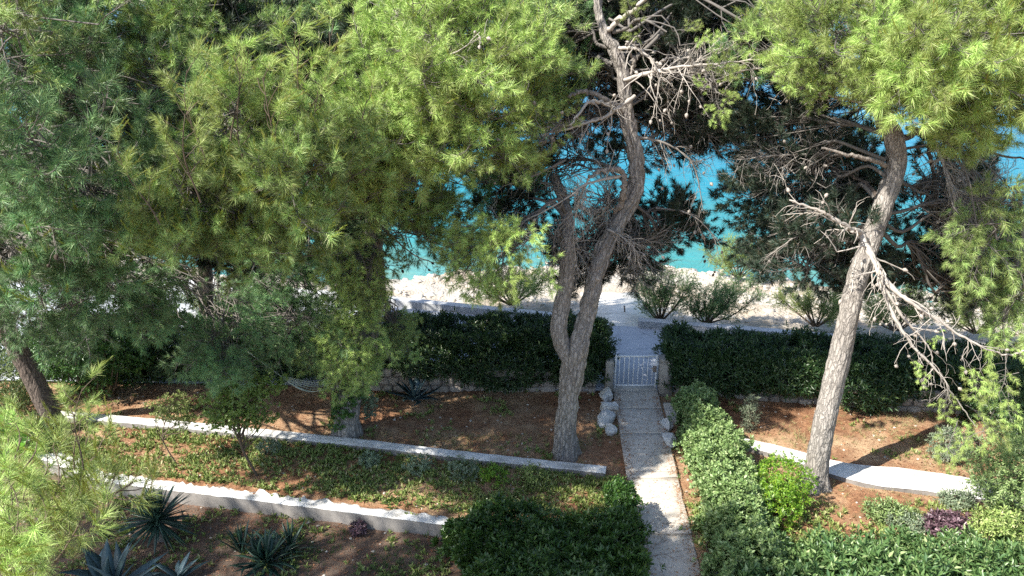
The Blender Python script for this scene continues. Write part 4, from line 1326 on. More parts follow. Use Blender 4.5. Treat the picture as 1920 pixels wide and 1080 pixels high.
tag(link('leaf_litter', mb.mesh('leaf_litter', [M['dry_leaf']])), 'dry fallen leaves and chips strewn over the garden soil', 'leaf litter', kind='stuff')
# what has blown onto the path
n = 2600
y = rs.uniform(7.6, 13.8, n); u = rs.random(n); u = np.where(rs.random(n) < .6, np.where(u < .5, u * .3, 1 - (1 - u) * .3), u)
xa = np.array([path_edges(b)[0] + (path_edges(b)[1] - path_edges(b)[0]) * k for b, k in zip(y, u)])
zt = np.array([zz[max(0, int(np.searchsorted(ycuts, b)) - 1)] for b in y]) + 0.034
p = np.stack([xa, y, zt], 1); k = n // 4
d = rs.normal(size=p.shape); d[:, 2] = 0.0; d = nrm(d)
mb = MB(); s_ = nrm(np.cross(d, [0, 0, 1.])) * 0.0025
mb.add(np.stack([p[k:] - s_[k:], p[k:] + s_[k:], p[k:] + d[k:] * 0.08], 1).reshape(-1, 3), np.arange((n - k) * 3).reshape(-1, 3))
leaves(mb, p[:k], d[:k] + np.array([0, 0, .12]), rs.uniform(0.015, 0.045, k), rs.uniform(0.01, 0.022, k), 0.15, 0, None, rs)
tag(link('path_litter', mb.mesh('path_litter', [M['brown_needle']])), 'pine needles and bits of dry leaf blown onto the concrete path', 'leaf litter', kind='stuff')
# weeds
def wd(a, b):
    l1 = lerp_line(w1x, a)
    v = mn.fractal(Vector((a * 1.1, b * 1.4, 9)), 0.8, 2, 3)
    w2y = np.interp(a, [q[0] for q in w2], [q[1] for q in w2])
    if a < 1.7:
        if l1 + 0.2 < b < w2y - 0.05: return v > rs.uniform(-0.9, 0.3)
        if b < l1: return v > rs.uniform(-0.1, 0.7) and rs.random() < 0.6
        return v > rs.uniform(0.15, 0.9) and rs.random() < 0.4
    if b < 10.3: return v > rs.uniform(-0.35, 0.5)
    return v > rs.uniform(0.2, 0.9) and rs.random() < 0.35
p = ground_pts(40000, -9, 9.5, 7.6, 14.0, wd)
mb = MB()
rosettes(mb, p + np.array([0, 0, 0.015]), np.tile([0, 0, 1.0], (len(p), 1)), 7, 0.075, 0.026, rs, (15, 75))
tag(link('weeds', mb.mesh('weeds', [M['weed']])), 'low green weeds growing through the beds', 'weeds', kind='stuff')
p = ground_pts(9000, -6, 2, 7.6, 9.9, lambda a, b: mn.noise(Vector((a * .9, b * .9, 30))) > rs.uniform(0, .6))
mb = MB()
needles(mb, p, np.tile([0, 0, 1.0], (len(p), 1)) + rs.normal(size=p.shape) * 0.2, 8, 0.01, 0.08, 0.005, 0, rs, 5, 60)
M['grass'] = leaf_mat('grass_blade', (0.03, 0.08, 0.02), (0.07, 0.14, 0.035), None, trans=0.2)
tag(link('grass', mb.mesh('grass', [M['grass']])), 'thin grass in the shaded near bed', 'grass', kind='stuff')
pb = rock_mesh('pebble_source', M['stone'], 77)
a_, f_ = arr(pb)
mb = MB()
for q in ground_pts(900, -8, 9, 7.6, 14, lambda a, b: mn.noise(Vector((a * 2, b * 2, 13))) > -.1):
    copy_into(mb, a_, f_, q, rs.uniform(0.015, 0.05), rs.random() * 6)
bpy.data.meshes.remove(pb)
tag(link('pebbles', mb.mesh('pebbles', [M['beach_stone']])), 'pale pebbles lying in the beds', 'pebbles', kind='stuff')

M['straw'] = leaf_mat('dry_grass', (0.22, 0.19, 0.07), (0.50, 0.44, 0.22), (0.30, 0.34, 0.10), trans=0.25, rough=0.7)
p = ground_pts(26000, -9, 9.5, 7.9, 14.0, lambda a, b: mn.fractal(Vector((a * .8, b * 1.1, 50)), .8, 2, 3) > rs.uniform(-.2, .9) and (a > 3 or lerp_line(w1x, a) + .25 < b < 12.4))
mb = MB()
needles(mb, p, np.tile([0, 0, 1.0], (len(p), 1)) + rs.normal(size=p.shape) * 0.3, 8, 0.01, 0.09, 0.006, 0, rs, 15, 80)
tag(link('dry_grass', mb.mesh('dry_grass', [M['straw']])), 'dry straw coloured grass in the sunny beds', 'grass', kind='stuff')

# ------------------------------------------------------------------ hammock
h0 = on_y(528, 706, 11.6); h1 = on_y(640, 712, 12.2)
o = thing('hammock', h0, 'pale string hammock slung between the ivy clad pine and the bushes', 'hammock')
mb = MB(); K = 9
for k in range(K):
    w_ = (k / (K - 1) - .5)
    pts = []
    for t in np.linspace(0, 1, 17):
        e = math.sin(t * math.pi) ** 0.8
        q = h0 + (h1 - h0) * t + np.array([0, w_ * 0.34 * e, -0.24 * math.sin(t * math.pi) + abs(w_) * 0.16 * e])
        pts.append(q - h0)
    tube(mb, pts, 0.006, 4)
for t in np.linspace(0.12, 0.88, 15):
    e = math.sin(t * math.pi) ** 0.8
    pts = [h0 + (h1 - h0) * t + np.array([0, w_ * 0.34 * e, -0.24 * math.sin(t * math.pi) + abs(w_) * 0.16 * e]) - h0 for w_ in np.linspace(-.5, .5, 6)]
    tube(mb, pts, 0.0035, 3)
link('net', mb.mesh('net', [M['rope']]), o)
mb = MB(); tube(mb, [(0, 0, 0), (-0.25, 0.15, 0.1), (-0.6, 0.3, 0.3)], 0.008, 5)
link('rope', mb.mesh('rope', [M['rope']]), o)

# vine leaves close by at the left edge
o = thing('vine', on_y(-30, 800, 3.3), 'large bright green heart shaped vine leaves at the left edge', 'vine')
b = np.array(o.location)
rs = np.random.default_rng(19)
mb = MB(); tube(mb, spline([(-0.2, 0, -0.4), (-0.05, 0, -0.1), (0.06, 0.02, 0.02), (0.22, 0, -0.06)], 12), 0.004, 5)
link('stem', mb.mesh('stem', [M['stem']]), o)
M['vine_leaf'] = leaf_mat('vine_leaf', (0.09, 0.26, 0.02), (0.16, 0.40, 0.035), (0.30, 0.48, 0.04), trans=0.4, rough=0.4)
for px, py, s_ in [(18, 775, .09), (28, 800, .095), (5, 820, .085), (38, 815, .075), (28, 835, .08), (50, 828, .05), (64, 830, .028), (8, 848, .06), (-5, 795, .1), (45, 803, .06), (-12, 835, .09), (22, 786, .07)]:
    c = on_y(px, py, 3.3 + rs.normal() * 0.05) - b
    V = [(0, 0, 0)]
    for k in range(16):
        t = k / 16 * 2 * math.pi
        r_ = 0.5 * (1 + 0.35 * math.cos(t)) * (1 - 0.35 * math.exp(-((t - math.pi) ** 2) * 4))
        V.append((r_ * math.cos(t), r_ * math.sin(t) * 1.05, 0.05 * math.cos(2 * t) - 0.12 * r_ * r_))
    mb = MB(); mb.add(V, [[0, k + 1, (k + 1) % 16 + 1] for k in range(16)])
    l = link('leaf', mb.mesh('leaf', [M['vine_leaf']], True), o)
    l.location = tuple(c); l.scale = (s_, s_, s_); l.rotation_euler = (rs.normal() * 0.4 + 0.45, rs.normal() * 0.4, rs.uniform(-2.4, -0.7))
# ------------------------------------------------------------------ pines
Y = on_y
G_ = GZ
def base_of(px, py):
    b = on_z(px, py, GZ); b[2] = GZ - 0.05
    return b

# --- forked pine in the middle
A = Tree('tall forked pine with fissured bark in the centre, left of the path', base_of(1060, 855), name='pine_tree', seed=201)
yA = A.b[1]
A.trunk([A.b, Y(1062, 800, yA), Y(1066, 740, yA), Y(1074, 690, yA), Y(1084, 650, yA), Y(1098, 600, yA + .1), Y(1114, 530, yA + .2), Y(1136, 460, yA + .3), Y(1170, 400, yA + .4), Y(1192, 350, yA + .4), Y(1192, 295, yA + .4),
         Y(1178, 235, yA + .4), Y(1172, 160, yA + .4), Y(1155, 100, yA + .4), Y(1128, 45, yA + .5), Y(1120, -40, yA + .6), Y(1130, -150, yA + .6)],
        [0.205, 0.175, 0.168, 0.185, 0.17, 0.13, 0.13, 0.135, 0.13, 0.125, 0.12, 0.105, 0.10, 0.085, 0.07, 0.06, 0.05], amp=0.042)
pa = A.path.copy()
A.trunk([Y(1078, 690, yA + .02), Y(1058, 655, yA), Y(1048, 620, yA), Y(1053, 575, yA + .1), Y(1062, 520, yA + .15), Y(1064, 450, yA + .2), Y(1060, 390, yA + .5), Y(1040, 330, yA + 1.0)],
        [0.13, 0.135, 0.13, 0.125, 0.12, 0.11, 0.10, 0.07], sides=56, n=110, amp=0.016, name='stem', flare=False)
A.path = pa
A.branch([Y(1170, 160, yA + .4), Y(1190, 120, yA + .3), Y(1175, 80, yA + .2)], 0.035, 0.02, 'bark_grey')
A.branch([Y(1140, 55, yA + .4), Y(1165, 35, yA + .2), Y(1192, 15, yA), Y(1225, -20, yA - .2)], 0.038, 0.024, 'dead')
A.branch([Y(1155, 400, yA + .4), Y(1170, 360, yA + .1), Y(1165, 322, yA), Y(1130, 318, yA - .2), Y(1105, 332, yA - .3)], 0.055, 0.025, 'bark_grey')
A.branch([Y(1172, 215, yA + .4), Y(1130, 182, yA + .2), Y(1090, 172, yA + .2), Y(1066, 180, yA + .1)], 0.045, 0.025, 'bark_grey')
A.branch([Y(1166, 212, yA + .4), Y(1110, 190, yA - .2), Y(1070, 235, yA - .6)], 0.03, 0.015, 'dead')
# bare branches and hanging twigs
A.dead([Y(1190, 180, yA + .3), Y(1140, 215, yA), Y(1085, 235, yA - .3), Y(1015, 255, yA - .6)], 0.035, 0.008, 20, 0.55, 0.3, 12)
A.dead([Y(1170, 150, yA + .3), Y(1235, 132, yA), Y(1310, 122, yA - .1), Y(1455, 108, yA - .2)], 0.035, 0.008, 24, 0.6, 0.35, 16)
A.dead([Y(1160, 90, yA + .3), Y(1200, 95, yA + .1), Y(1235, 140, yA), Y(1225, 215, yA)], 0.028, 0.006, 18, 0.5, 0.3, 18)
A.dead([Y(1185, 255, yA + .4), Y(1250, 270, yA + .5), Y(1300, 310, yA + .5), Y(1320, 400, yA + .5)], 0.025, 0.005, 18, 0.55, 0.6, 8, 'dead_brown')
A.dead([Y(1165, 330, yA), Y(1100, 345, yA - .2), Y(1050, 380, yA - .4), Y(950, 430, yA - .6)], 0.022, 0.005, 20, 0.55, 0.35, 5, 'dead')
A.dead([Y(1105, 332, yA - .2), Y(1085, 380, yA - .2), Y(1075, 440, yA - .2), Y(1085, 520, yA - .2)], 0.018, 0.004, 40, 0.42, 0.7, 4, 'dead')
A.dead([Y(1140, 430, yA + .2), Y(1175, 450, yA), Y(1200, 480, yA)], 0.018, 0.004, 30, 0.42, 0.7, 3, 'dead')
A.dead([Y(1068, 400, yA + .1), Y(1040, 440, yA), Y(1040, 500, yA)], 0.018, 0.004, 30, 0.42, 0.8, 3, 'dead_brown')
A.dead([Y(1230, 390, yA + .8), Y(1290, 400, yA + .5), Y(1335, 440, yA + .5), Y(1350, 490, yA + .5)], 0.016, 0.004, 14, 0.4, 0.7, 16, 'dead_brown', 'cone_dark')
A.dead([Y(1060, 300, yA + .4), Y(1000, 330, yA + .3), Y(940, 350, yA)], 0.02, 0.004, 14, 0.5, 0.3, 2, 'dead_brown')
A.dead([Y(1240, 60, yA + 1), Y(1310, 160, yA + 1.2), Y(1330, 260, yA + 1.2), Y(1390, 330, yA + 1.2)], 0.025, 0.005, 24, 0.6, 0.5, 8, 'dead_brown')
# needles
A.lobe(Y(940, 470, yA - 1.1), (0.72, 0.4, 0.5), 34, 'hang', Y(1060, 400, yA + .2), 0.6, -0.4, 0.025)
A.lobe(Y(930, 460, yA - .6), (0.8, 0.4, 0.5), 10, 'pale', Y(1060, 400, yA + .2), 0.6, -0.4, 0.02)
A.lobe(Y(1010, 268, yA - .8), (0.42, 0.35, 0.42), 18, 'yellow', Y(1100, 230, yA + .4), 0.5, 0.0, 0.03)
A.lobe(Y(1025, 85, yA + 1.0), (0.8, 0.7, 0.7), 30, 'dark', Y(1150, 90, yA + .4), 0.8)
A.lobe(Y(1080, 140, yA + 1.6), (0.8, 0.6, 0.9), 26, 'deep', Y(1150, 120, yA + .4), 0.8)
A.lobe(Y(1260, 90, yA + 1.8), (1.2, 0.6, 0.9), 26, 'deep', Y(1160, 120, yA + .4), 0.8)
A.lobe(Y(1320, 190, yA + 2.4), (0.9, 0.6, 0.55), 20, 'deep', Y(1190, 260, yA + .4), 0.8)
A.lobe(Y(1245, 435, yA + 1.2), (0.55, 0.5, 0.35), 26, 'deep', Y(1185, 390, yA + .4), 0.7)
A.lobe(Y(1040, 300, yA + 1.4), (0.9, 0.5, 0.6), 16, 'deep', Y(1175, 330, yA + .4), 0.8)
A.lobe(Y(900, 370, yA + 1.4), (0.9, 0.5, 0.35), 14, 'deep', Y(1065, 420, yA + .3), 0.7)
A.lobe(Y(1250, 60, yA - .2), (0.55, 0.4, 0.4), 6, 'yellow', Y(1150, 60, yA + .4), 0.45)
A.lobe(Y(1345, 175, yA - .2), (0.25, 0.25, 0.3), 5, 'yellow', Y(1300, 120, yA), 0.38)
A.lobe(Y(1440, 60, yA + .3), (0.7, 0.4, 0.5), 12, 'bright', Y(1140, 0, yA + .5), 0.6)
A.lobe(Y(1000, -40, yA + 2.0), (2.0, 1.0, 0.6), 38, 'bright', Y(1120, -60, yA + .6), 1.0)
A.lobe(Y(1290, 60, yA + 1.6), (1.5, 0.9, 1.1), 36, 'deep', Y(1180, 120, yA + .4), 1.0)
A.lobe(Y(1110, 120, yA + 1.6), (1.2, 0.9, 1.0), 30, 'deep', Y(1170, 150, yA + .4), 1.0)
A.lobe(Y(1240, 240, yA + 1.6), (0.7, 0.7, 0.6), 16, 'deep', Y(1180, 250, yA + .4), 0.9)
for px, py, dy, r_, n, k in [(1060, 220, 1.0, (.8, .5, .7), 20, 'bare'), (1120, 380, .6, (.55, .4, .6), 26, 'pale'), (1080, 470, .5, (.4, .35, .5), 20, 'pale'), (1190, 470, .5, (.45, .35, .3), 14, 'bare'),
                             (1280, 200, 1.4, (.9, .5, .9), 34, 'bare'), (1340, 90, 1.8, (1.1, .5, .8), 26, 'bare'), (1260, 130, .4, (.7, .4, .6), 16, 'pale'),
                             (1040, 60, 1.4, (.9, .5, .7), 26, 'deep'), (1200, 60, 1.8, (1.2, .6, .9), 40, 'deep'), (1270, 200, 2.0, (.75, .5, .6), 34, 'deep'), (1010, 350, 1.0, (.7, .5, .35), 22, 'deep'),
                             (1160, 300, 1.8, (.7, .5, .6), 20, 'deep'), (1120, 460, .9, (.6, .4, .5), 34, 'deep'), (1400, 150, 2.6, (.9, .5, .7), 34, 'deep'), (1370, 60, 2.6, (1., .5, .8), 30, 'deep')]:
    A.lobe(Y(px, py, yA + dy), r_, n * 0.8, k, Y(1180, min(py, 380), yA + .4), 0.8, limb=0.022)
A.finish()

# --- right pine
B = Tree('stout leaning pine with pale smooth bark on the right, by the curved white wall', base_of(1527, 912), seed=202)
yB = B.b[1]
B.trunk([B.b, Y(1532, 870, yB), Y(1544, 800, yB), Y(1560, 730, yB + .1), Y(1576, 660, yB + .2), Y(1590, 600, yB + .2), Y(1606, 530, yB + .3), Y(1630, 460, yB + .4), Y(1658, 380, yB + .5), Y(1680, 310, yB + .6),
         Y(1676, 260, yB + .6), Y(1655, 215, yB + .6), Y(1635, 160, yB + .7), Y(1625, 80, yB + .8), Y(1640, -40, yB + .9), Y(1660, -160, yB + 1)],
        [0.22, 0.175, 0.162, 0.162, 0.152, 0.145, 0.145, 0.14, 0.138, 0.14, 0.135, 0.115, 0.10, 0.09, 0.08, 0.06], amp=0.013, relief=1.25)
B.branch([Y(1660, 310, yB + .5), Y(1625, 298, yB + .3), Y(1585, 290, yB + .2), Y(1540, 275, yB + .2)], 0.04, 0.015, 'bark_grey')
B.branch([Y(1650, 370, yB + .5), Y(1600, 330, yB + 1.2), Y(1530, 310, yB + 1.6)], 0.04, 0.015, 'bark_dark')
B.branch([Y(1690, 260, yB + .6), Y(1735, 250, yB + .9), Y(1745, 300, yB + 1.0), Y(1760, 420, yB + 1)], 0.05, 0.02, 'bark_dark')
B.branch([Y(1700, 240, yB + .6), Y(1790, 250, yB + .8), Y(1870, 290, yB + .8), Y(1940, 300, yB + .8)], 0.03, 0.012, 'bark_dark')
B.dead([Y(1632, 470, yB + .3), Y(1618, 440, yB - .1), Y(1590, 425, yB - .4), Y(1545, 400, yB - .5), Y(1480, 375, yB - .5)], 0.05, 0.012, 16, 0.5, 0.3, 4, start=0.4)
B.dead([Y(1612, 437, yB - .1), Y(1640, 490, yB - .5), Y(1668, 535, yB - .8), Y(1720, 575, yB - 1.0), Y(1790, 622, yB - 1.1), Y(1850, 655, yB - 1.2)], 0.05, 0.010, 22, 0.5, 0.35, 10, depth=3)
B.dead([Y(1640, 490, yB - .5), Y(1665, 570, yB - .8), Y(1705, 640, yB - 1.0), Y(1760, 700, yB - 1.1), Y(1790, 745, yB - 1.1)], 0.030, 0.007, 20, 0.42, 0.4, 12)
B.dead([Y(1630, 470, yB - .4), Y(1650, 520, yB - .7), Y(1690, 590, yB - .9), Y(1740, 650, yB - 1.0), Y(1750, 690, yB - 1)], 0.024, 0.006, 16, 0.45, 0.5, 8)
B.dead([Y(1745, 250, yB + .8), Y(1770, 310, yB + .5), Y(1790, 370, yB + .4), Y(1785, 440, yB + .4)], 0.028, 0.006, 26, 0.5, 0.5, 7)
B.dead([Y(1760, 280, yB + .8), Y(1820, 350, yB + .5), Y(1850, 420, yB + .4)], 0.02, 0.005, 18, 0.5, 0.6, 4, 'dead_brown')
B.dead([Y(1560, 420, yB + 1), Y(1500, 440, yB + .6), Y(1440, 480, yB + .5)], 0.02, 0.005, 20, 0.5, 0.5, 5, 'dead_brown')
B.dead([Y(1600, 500, yB + .1), Y(1598, 540, yB - .2), Y(1590, 560, yB - .3)], 0.014, 0.004, 10, 0.3, 0.8, 1)
B.dead([Y(1590, 290, yB + 1.2), Y(1480, 290, yB + 1.2), Y(1380, 300, yB + 1.2)], 0.022, 0.005, 26, 0.6, 0.4, 4, 'dead_brown')
B.dead([Y(1640, 340, yB + 1.4), Y(1540, 350, yB + 1.6), Y(1430, 360, yB + 1.6)], 0.025, 0.005, 28, 0.6, 0.4, 4, 'dead_brown')
B.dead([Y(1660, 200, yB + .7), Y(1560, 180, yB + .8), Y(1430, 130, yB + .8), Y(1340, 150, yB + .8)], 0.025, 0.006, 28, 0.6, 0.45, 10, 'dead')
B.lobe(Y(1800, 80, yB - .6), (1.15, 0.9, 0.9), 60, 'bigyellow', Y(1640, 60, yB + .8), 0.85)
B.lobe(Y(1880, 190, yB - .4), (0.7, 0.7, 0.45), 26, 'bigyellow', Y(1660, 160, yB + .7), 0.8)
B.lobe(Y(1740, 180, yB + .1), (0.6, 0.5, 0.4), 18, 'bigyellow', Y(1650, 190, yB + .7), 0.7)
B.lobe(Y(1590, 60, yB + .1), (0.9, 0.7, 0.6), 34, 'yellow', Y(1630, 100, yB + .7), 0.75)
B.lobe(Y(1540, 140, yB + .3), (0.55, 0.4, 0.35), 14, 'yellow', Y(1630, 120, yB + .7), 0.6)
B.lobe(Y(1640, 160, yB - .2), (0.55, 0.3, 0.4), 16, 'yellow', Y(1640, 180, yB + .7), 0.6)
B.lobe(Y(1870, 450, yB - .6), (0.45, 0.5, 0.9), 34, 'hangbright', Y(1700, 240, yB + .6), 0.75, -0.3)
B.lobe(Y(1930, 560, yB - .6), (0.5, 0.5, 0.5), 16, 'hangbright', Y(1900, 350, yB), 0.75, -0.3)
B.lobe(Y(1720, 30, yB + 1.8), (1.5, 0.9, 0.9), 40, 'dark', Y(1640, 60, yB + .8), 0.9)
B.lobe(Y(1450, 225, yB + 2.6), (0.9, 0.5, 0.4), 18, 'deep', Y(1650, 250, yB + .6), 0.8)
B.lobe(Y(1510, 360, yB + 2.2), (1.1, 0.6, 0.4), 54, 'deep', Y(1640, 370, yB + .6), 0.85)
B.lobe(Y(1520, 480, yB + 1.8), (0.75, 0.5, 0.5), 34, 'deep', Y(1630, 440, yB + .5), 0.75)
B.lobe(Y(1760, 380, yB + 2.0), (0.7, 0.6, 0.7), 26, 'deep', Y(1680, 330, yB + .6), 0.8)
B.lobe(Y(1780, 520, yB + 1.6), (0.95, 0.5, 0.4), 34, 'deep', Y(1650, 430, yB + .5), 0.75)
B.lobe(Y(1570, 260, yB + 3.2), (0.7, 0.4, 0.3), 14, 'yellow', Y(1650, 250, yB + .6), 0.6)
B.lobe(Y(1700, -50, yB + 2.2), (2.2, 1.0, 0.6), 48, 'bright', Y(1640, -50, yB + .9), 1.0)
for px, py, dy, sc in [(1800, 690, -1.1, .45), (1770, 735, -1.1, .45), (1830, 800, -1.1, .6), (1790, 810, -1.1, .55), (1860, 790, -1.0, .5), (1850, 700, -1.1, .5), (1890, 690, -1.1, .55), (1880, 660, -1.1, .4), (1810, 780, -1.1, .5),
                       (1770, 800, -1.0, .45), (1845, 830, -1.2, .5), (1700, 690, -1.1, .28), (1745, 700, -1.1, .3), (1790, 640, -1.1, .3), (1880, 740, -1.0, .5), (1910, 720, -1.0, .6)]:
    B.bough(Y(px, py - 22, yB + dy), (B.rs.normal() * 0.6, B.rs.normal() * 0.4 - 0.2, -0.5), sc, 'hang')
B.branch([Y(1850, 655, yB - 1.2), Y(1900, 665, yB - 1.2), Y(1960, 640, yB - 1.1)], 0.012, 0.012, 'dead')
B.branch([Y(1790, 745, yB - 1.1), Y(1812, 775, yB - 1.1), Y(1830, 800, yB - 1.1)], 0.010, 0.006, 'dead')
for px, py, dy, r_, n, k in [(1520, 330, 1.6, (.95, .5, .45), 40, 'deep'), (1440, 230, 2.0, (.9, .5, .45), 30, 'deep'), (1500, 300, 1.3, (1.0, .4, .6), 22, 'bare'), (1555, 440, 1.0, (.85, .4, .45), 38, 'deep'), (1500, 510, .9, (.6, .4, .3), 18, 'deep'),
                             (1760, 360, 1.2, (.6, .4, .9), 26, 'bare'), (1770, 300, 1.8, (.5, .5, .7), 20, 'deep'), (1800, 480, 1.2, (.9, .4, .5), 26, 'deep'), (1840, 400, .8, (.6, .4, .7), 16, 'pale'), (1600, 160, 1.6, (1.0, .5, .6), 24, 'deep'), (1500, 90, 1.8, (1.1, .5, .6), 24, 'dark')]:
    B.lobe(Y(px, py, yB + dy), r_, n * 0.8, k, Y(1660, max(250, min(py, 420)), yB + .5), 0.8, limb=0.03)
B.finish()

# --- ivy clad pine, left of centre
C = Tree('leafy pine with ivy at its rough dark foot, left of the agave', base_of(650, 815), seed=203)
C.gate = -0.02; C.mul = 2.0
yC = C.b[1]
C.trunk([C.b, Y(652, 780, yC), Y(660, 740, yC), Y(675, 700, yC), Y(688, 650, yC), Y(700, 590, yC + .1), Y(705, 520, yC + .2), Y(700, 430, yC + .3), Y(700, 330, yC + .3), Y(720, 200, yC + .3), Y(740, 60, yC + .3), Y(750, -120, yC + .3)],
        [0.24, 0.20, 0.18, 0.165, 0.16, 0.15, 0.14, 0.13, 0.12, 0.1, 0.08, 0.05], amp=0.04)
C.lobe(Y(670, 620, yC - .4), (0.55, 0.45, 0.65), 26, 'hangbright', Y(700, 560, yC + .1), 0.62, -0.2)
C.lobe(Y(690, 500, yC - .4), (0.6, 0.4, 0.55), 22, 'hangbright', Y(700, 450, yC + .2), 0.62, -0.2)
C.lobe(Y(600, 655, yC - .1), (0.35, 0.3, 0.25), 10, 'hangbright', Y(690, 620, yC), 0.5, -0.3)
C.lobe(Y(740, 610, yC + .3), (0.35, 0.35, 0.4), 10, 'hangbright', Y(700, 560, yC), 0.5, -0.2)
C.lobe(Y(720, 380, yC - .6), (1.0, 0.7, 0.55), 44, 'bright', Y(700, 380, yC + .3), 0.85)
C.lobe(Y(780, 270, yC - 1.2), (1.1, 0.8, 0.6), 56, 'yellow', Y(715, 240, yC + .3), 0.85)
C.lobe(Y(900, 230, yC - 1.3), (0.75, 0.7, 0.75), 50, 'yellow', Y(720, 220, yC + .3), 0.85)
C.lobe(Y(840, 100, yC - 1.3), (1.2, 0.9, 0.7), 64, 'yellow', Y(735, 100, yC + .3), 0.9)
C.lobe(Y(710, 180, yC - 1.2), (0.55, 0.6, 0.55), 28, 'yellow', Y(715, 200, yC + .3), 0.8)
C.lobe(Y(970, 130, yC - .3), (0.7, 0.6, 0.7), 30, 'bright', Y(740, 60, yC + .3), 0.85)
C.lobe(Y(800, 430, yC + .8), (0.7, 0.6, 0.35), 24, 'dark', Y(700, 400, yC + .3), 0.8)
C.lobe(Y(930, 330, yC + .4), (0.7, 0.5, 0.3), 14, 'hangdark', Y(710, 300, yC + .3), 0.7)
C.lobe(Y(800, -40, yC + .8), (1.8, 1.0, 0.6), 50, 'yellow', Y(745, -60, yC + .3), 1.0)
C.dead([Y(710, 420, yC + .5), Y(780, 480, yC + .5), Y(850, 500, yC + .5)], 0.018, 0.004, 18, 0.5, 0.5, 8, 'dead_brown', 'cone_dark')
C.dead([Y(720, 300, yC - .6), Y(860, 240, yC - 1.6), Y(930, 210, yC - 1.9)], 0.016, 0.004, 10, 0.4, 0.2, 4)
C.dead([Y(730, 130, yC - .6), Y(850, 100, yC - 1.8), Y(900, 60, yC - 2.1)], 0.016, 0.004, 10, 0.4, 0.2, 5)
# ivy up the foot of the trunk
rs = np.random.default_rng(8)
mb = MB(); pp = []; oo = []
for i in range(420):
    t = rs.uniform(0.05, 0.36) ; k = int(t * len(C.path)); a = rs.uniform(2.4, 5.2) if t < 0.15 else rs.uniform(0, 6.3)
    if t < 0.12 and rs.random() < 0.75: continue
    d = np.array([math.cos(a), math.sin(a), 0]); r_ = 0.24 if t < 0.15 else 0.21
    pp.append(C.path[k] + d * (r_ + rs.random() * 0.06)); oo.append(d + np.array([0, 0, .2]))
rosettes(mb, np.array(pp), np.array(oo), 4, 0.06, 0.05, rs, (50, 90))
C.child('ivy', mb.mesh('ivy', [M['hedge']]))
C.lobe((-2.3, 13.5, 5.9), (1.3, 0.8, 1.0), 34, 'deep', Y(710, 250, yC + .3), 1.0)
C.lobe(Y(690, 520, yC - .8), (0.55, 0.3, 0.5), 22, 'hang', Y(700, 450, yC + .2), 0.55, -0.4, 0.02)
C.lobe(Y(660, 640, yC - .7), (0.5, 0.3, 0.45), 22, 'hang', Y(700, 560, yC), 0.5, -0.4, 0.02)
C.lobe(Y(640, 715, yC - .5), (0.3, 0.2, 0.2), 8, 'hang', Y(690, 640, yC), 0.42, -0.4, 0.015)
C.finish()

# --- mid left pine
D2 = Tree('dense pine crown with upright young shoots left of the centre', base_of(455, 655), seed=204)
D2.gate = 0.1; D2.mul = 2.0
yD2 = D2.b[1]
D2.simple_trunk([D2.b, Y(455, 600, yD2), Y(453, 520, yD2), Y(455, 440, yD2), Y(470, 300, yD2 - .3), Y(500, 100, yD2 - .6), Y(520, -100, yD2 - .6)], [0.2, 0.19, 0.17, 0.16, 0.13, 0.1, 0.06])
at = Y(470, 330, yD2 - .3)
D2.lobe(Y(520, 330, 9.2), (0.8, 0.6, 0.7), 40, 'bigbright', at, 0.62)
D2.lobe(Y(590, 300, 9.6), (0.7, 0.6, 0.6), 34, 'bigbright', at, 0.62)
D2.lobe(Y(470, 240, 9.3), (0.7, 0.6, 0.6), 26, 'bigbright', at, 0.62)
D2.lobe(Y(500, 450, 9.6), (0.8, 0.6, 0.5), 34, 'bigbright', at, 0.7)
D2.lobe(Y(440, 400, 9.1), (0.7, 0.5, 0.5), 24, 'bigbright', at, 0.6)
D2.lobe(Y(560, 400, 9.5), (0.7, 0.5, 0.45), 22, 'bigbright', at, 0.6)
D2.lobe(Y(360, 380, 8.8), (0.6, 0.6, 0.55), 30, 'bigbright', at, 0.62)
D2.lobe(Y(430, 630, 11.2), (0.8, 0.6, 0.36), 34, 'hangdark', Y(455, 520, yD2), 0.7, -0.3, 0.02)
D2.lobe(Y(560, 620, 11.6), (0.5, 0.5, 0.32), 16, 'hangdark', Y(455, 520, yD2), 0.7, -0.3, 0.02)
D2.lobe(Y(590, 130, 14), (1.2, 0.8, 0.9), 28, 'dark', at, 0.95)
D2.lobe(Y(600, 420, 12.5), (0.8, 0.6, 0.5), 20, 'dark', at, 0.8)
D2.branch([Y(455, 460, yD2), Y(520, 465, yD2 - .5), Y(580, 450, yD2 - 1)], 0.03, 0.01, 'bark_dark')
D2.dead([Y(455, 500, yD2), Y(520, 490, yD2 - .5), Y(600, 500, yD2 - 1)], 0.016, 0.004, 18, 0.6, 0.3, 10, 'dead_brown', 'cone_dark')
for px, py, Yd, sc in [(600, 290, 9.3, 1.3), (575, 320, 9.3, 1.0), (500, 260, 9.3, 1.0), (530, 330, 9.0, 1.1), (640, 330, 9.6, 1.0), (460, 330, 9.0, 1.0), (380, 300, 8.2, .9), (440, 260, 9, .9), (370, 380, 8.0, .9), (300, 420, 7.8, .8), (610, 240, 9.6, 1.1)]:
    D2.bough(Y(px, py, Yd), (D2.rs.normal() * .3, -.2, 1.0), sc, 'near')
for px, py, Yd, r_, n in [(180, 520, 12.5, (1.0, .5, .3), 22), (300, 540, 12.8, (.9, .5, .3), 22), (550, 520, 12.8, (.9, .5, .35), 24), (610, 570, 12.6, (.6, .4, .3), 16), (480, 570, 12.8, (.5, .4, .25), 12)]:
    D2.lobe(Y(px, py, Yd), r_, n, 'hangdark', Y(455, 480, yD2), 0.7, -0.4, 0.02)
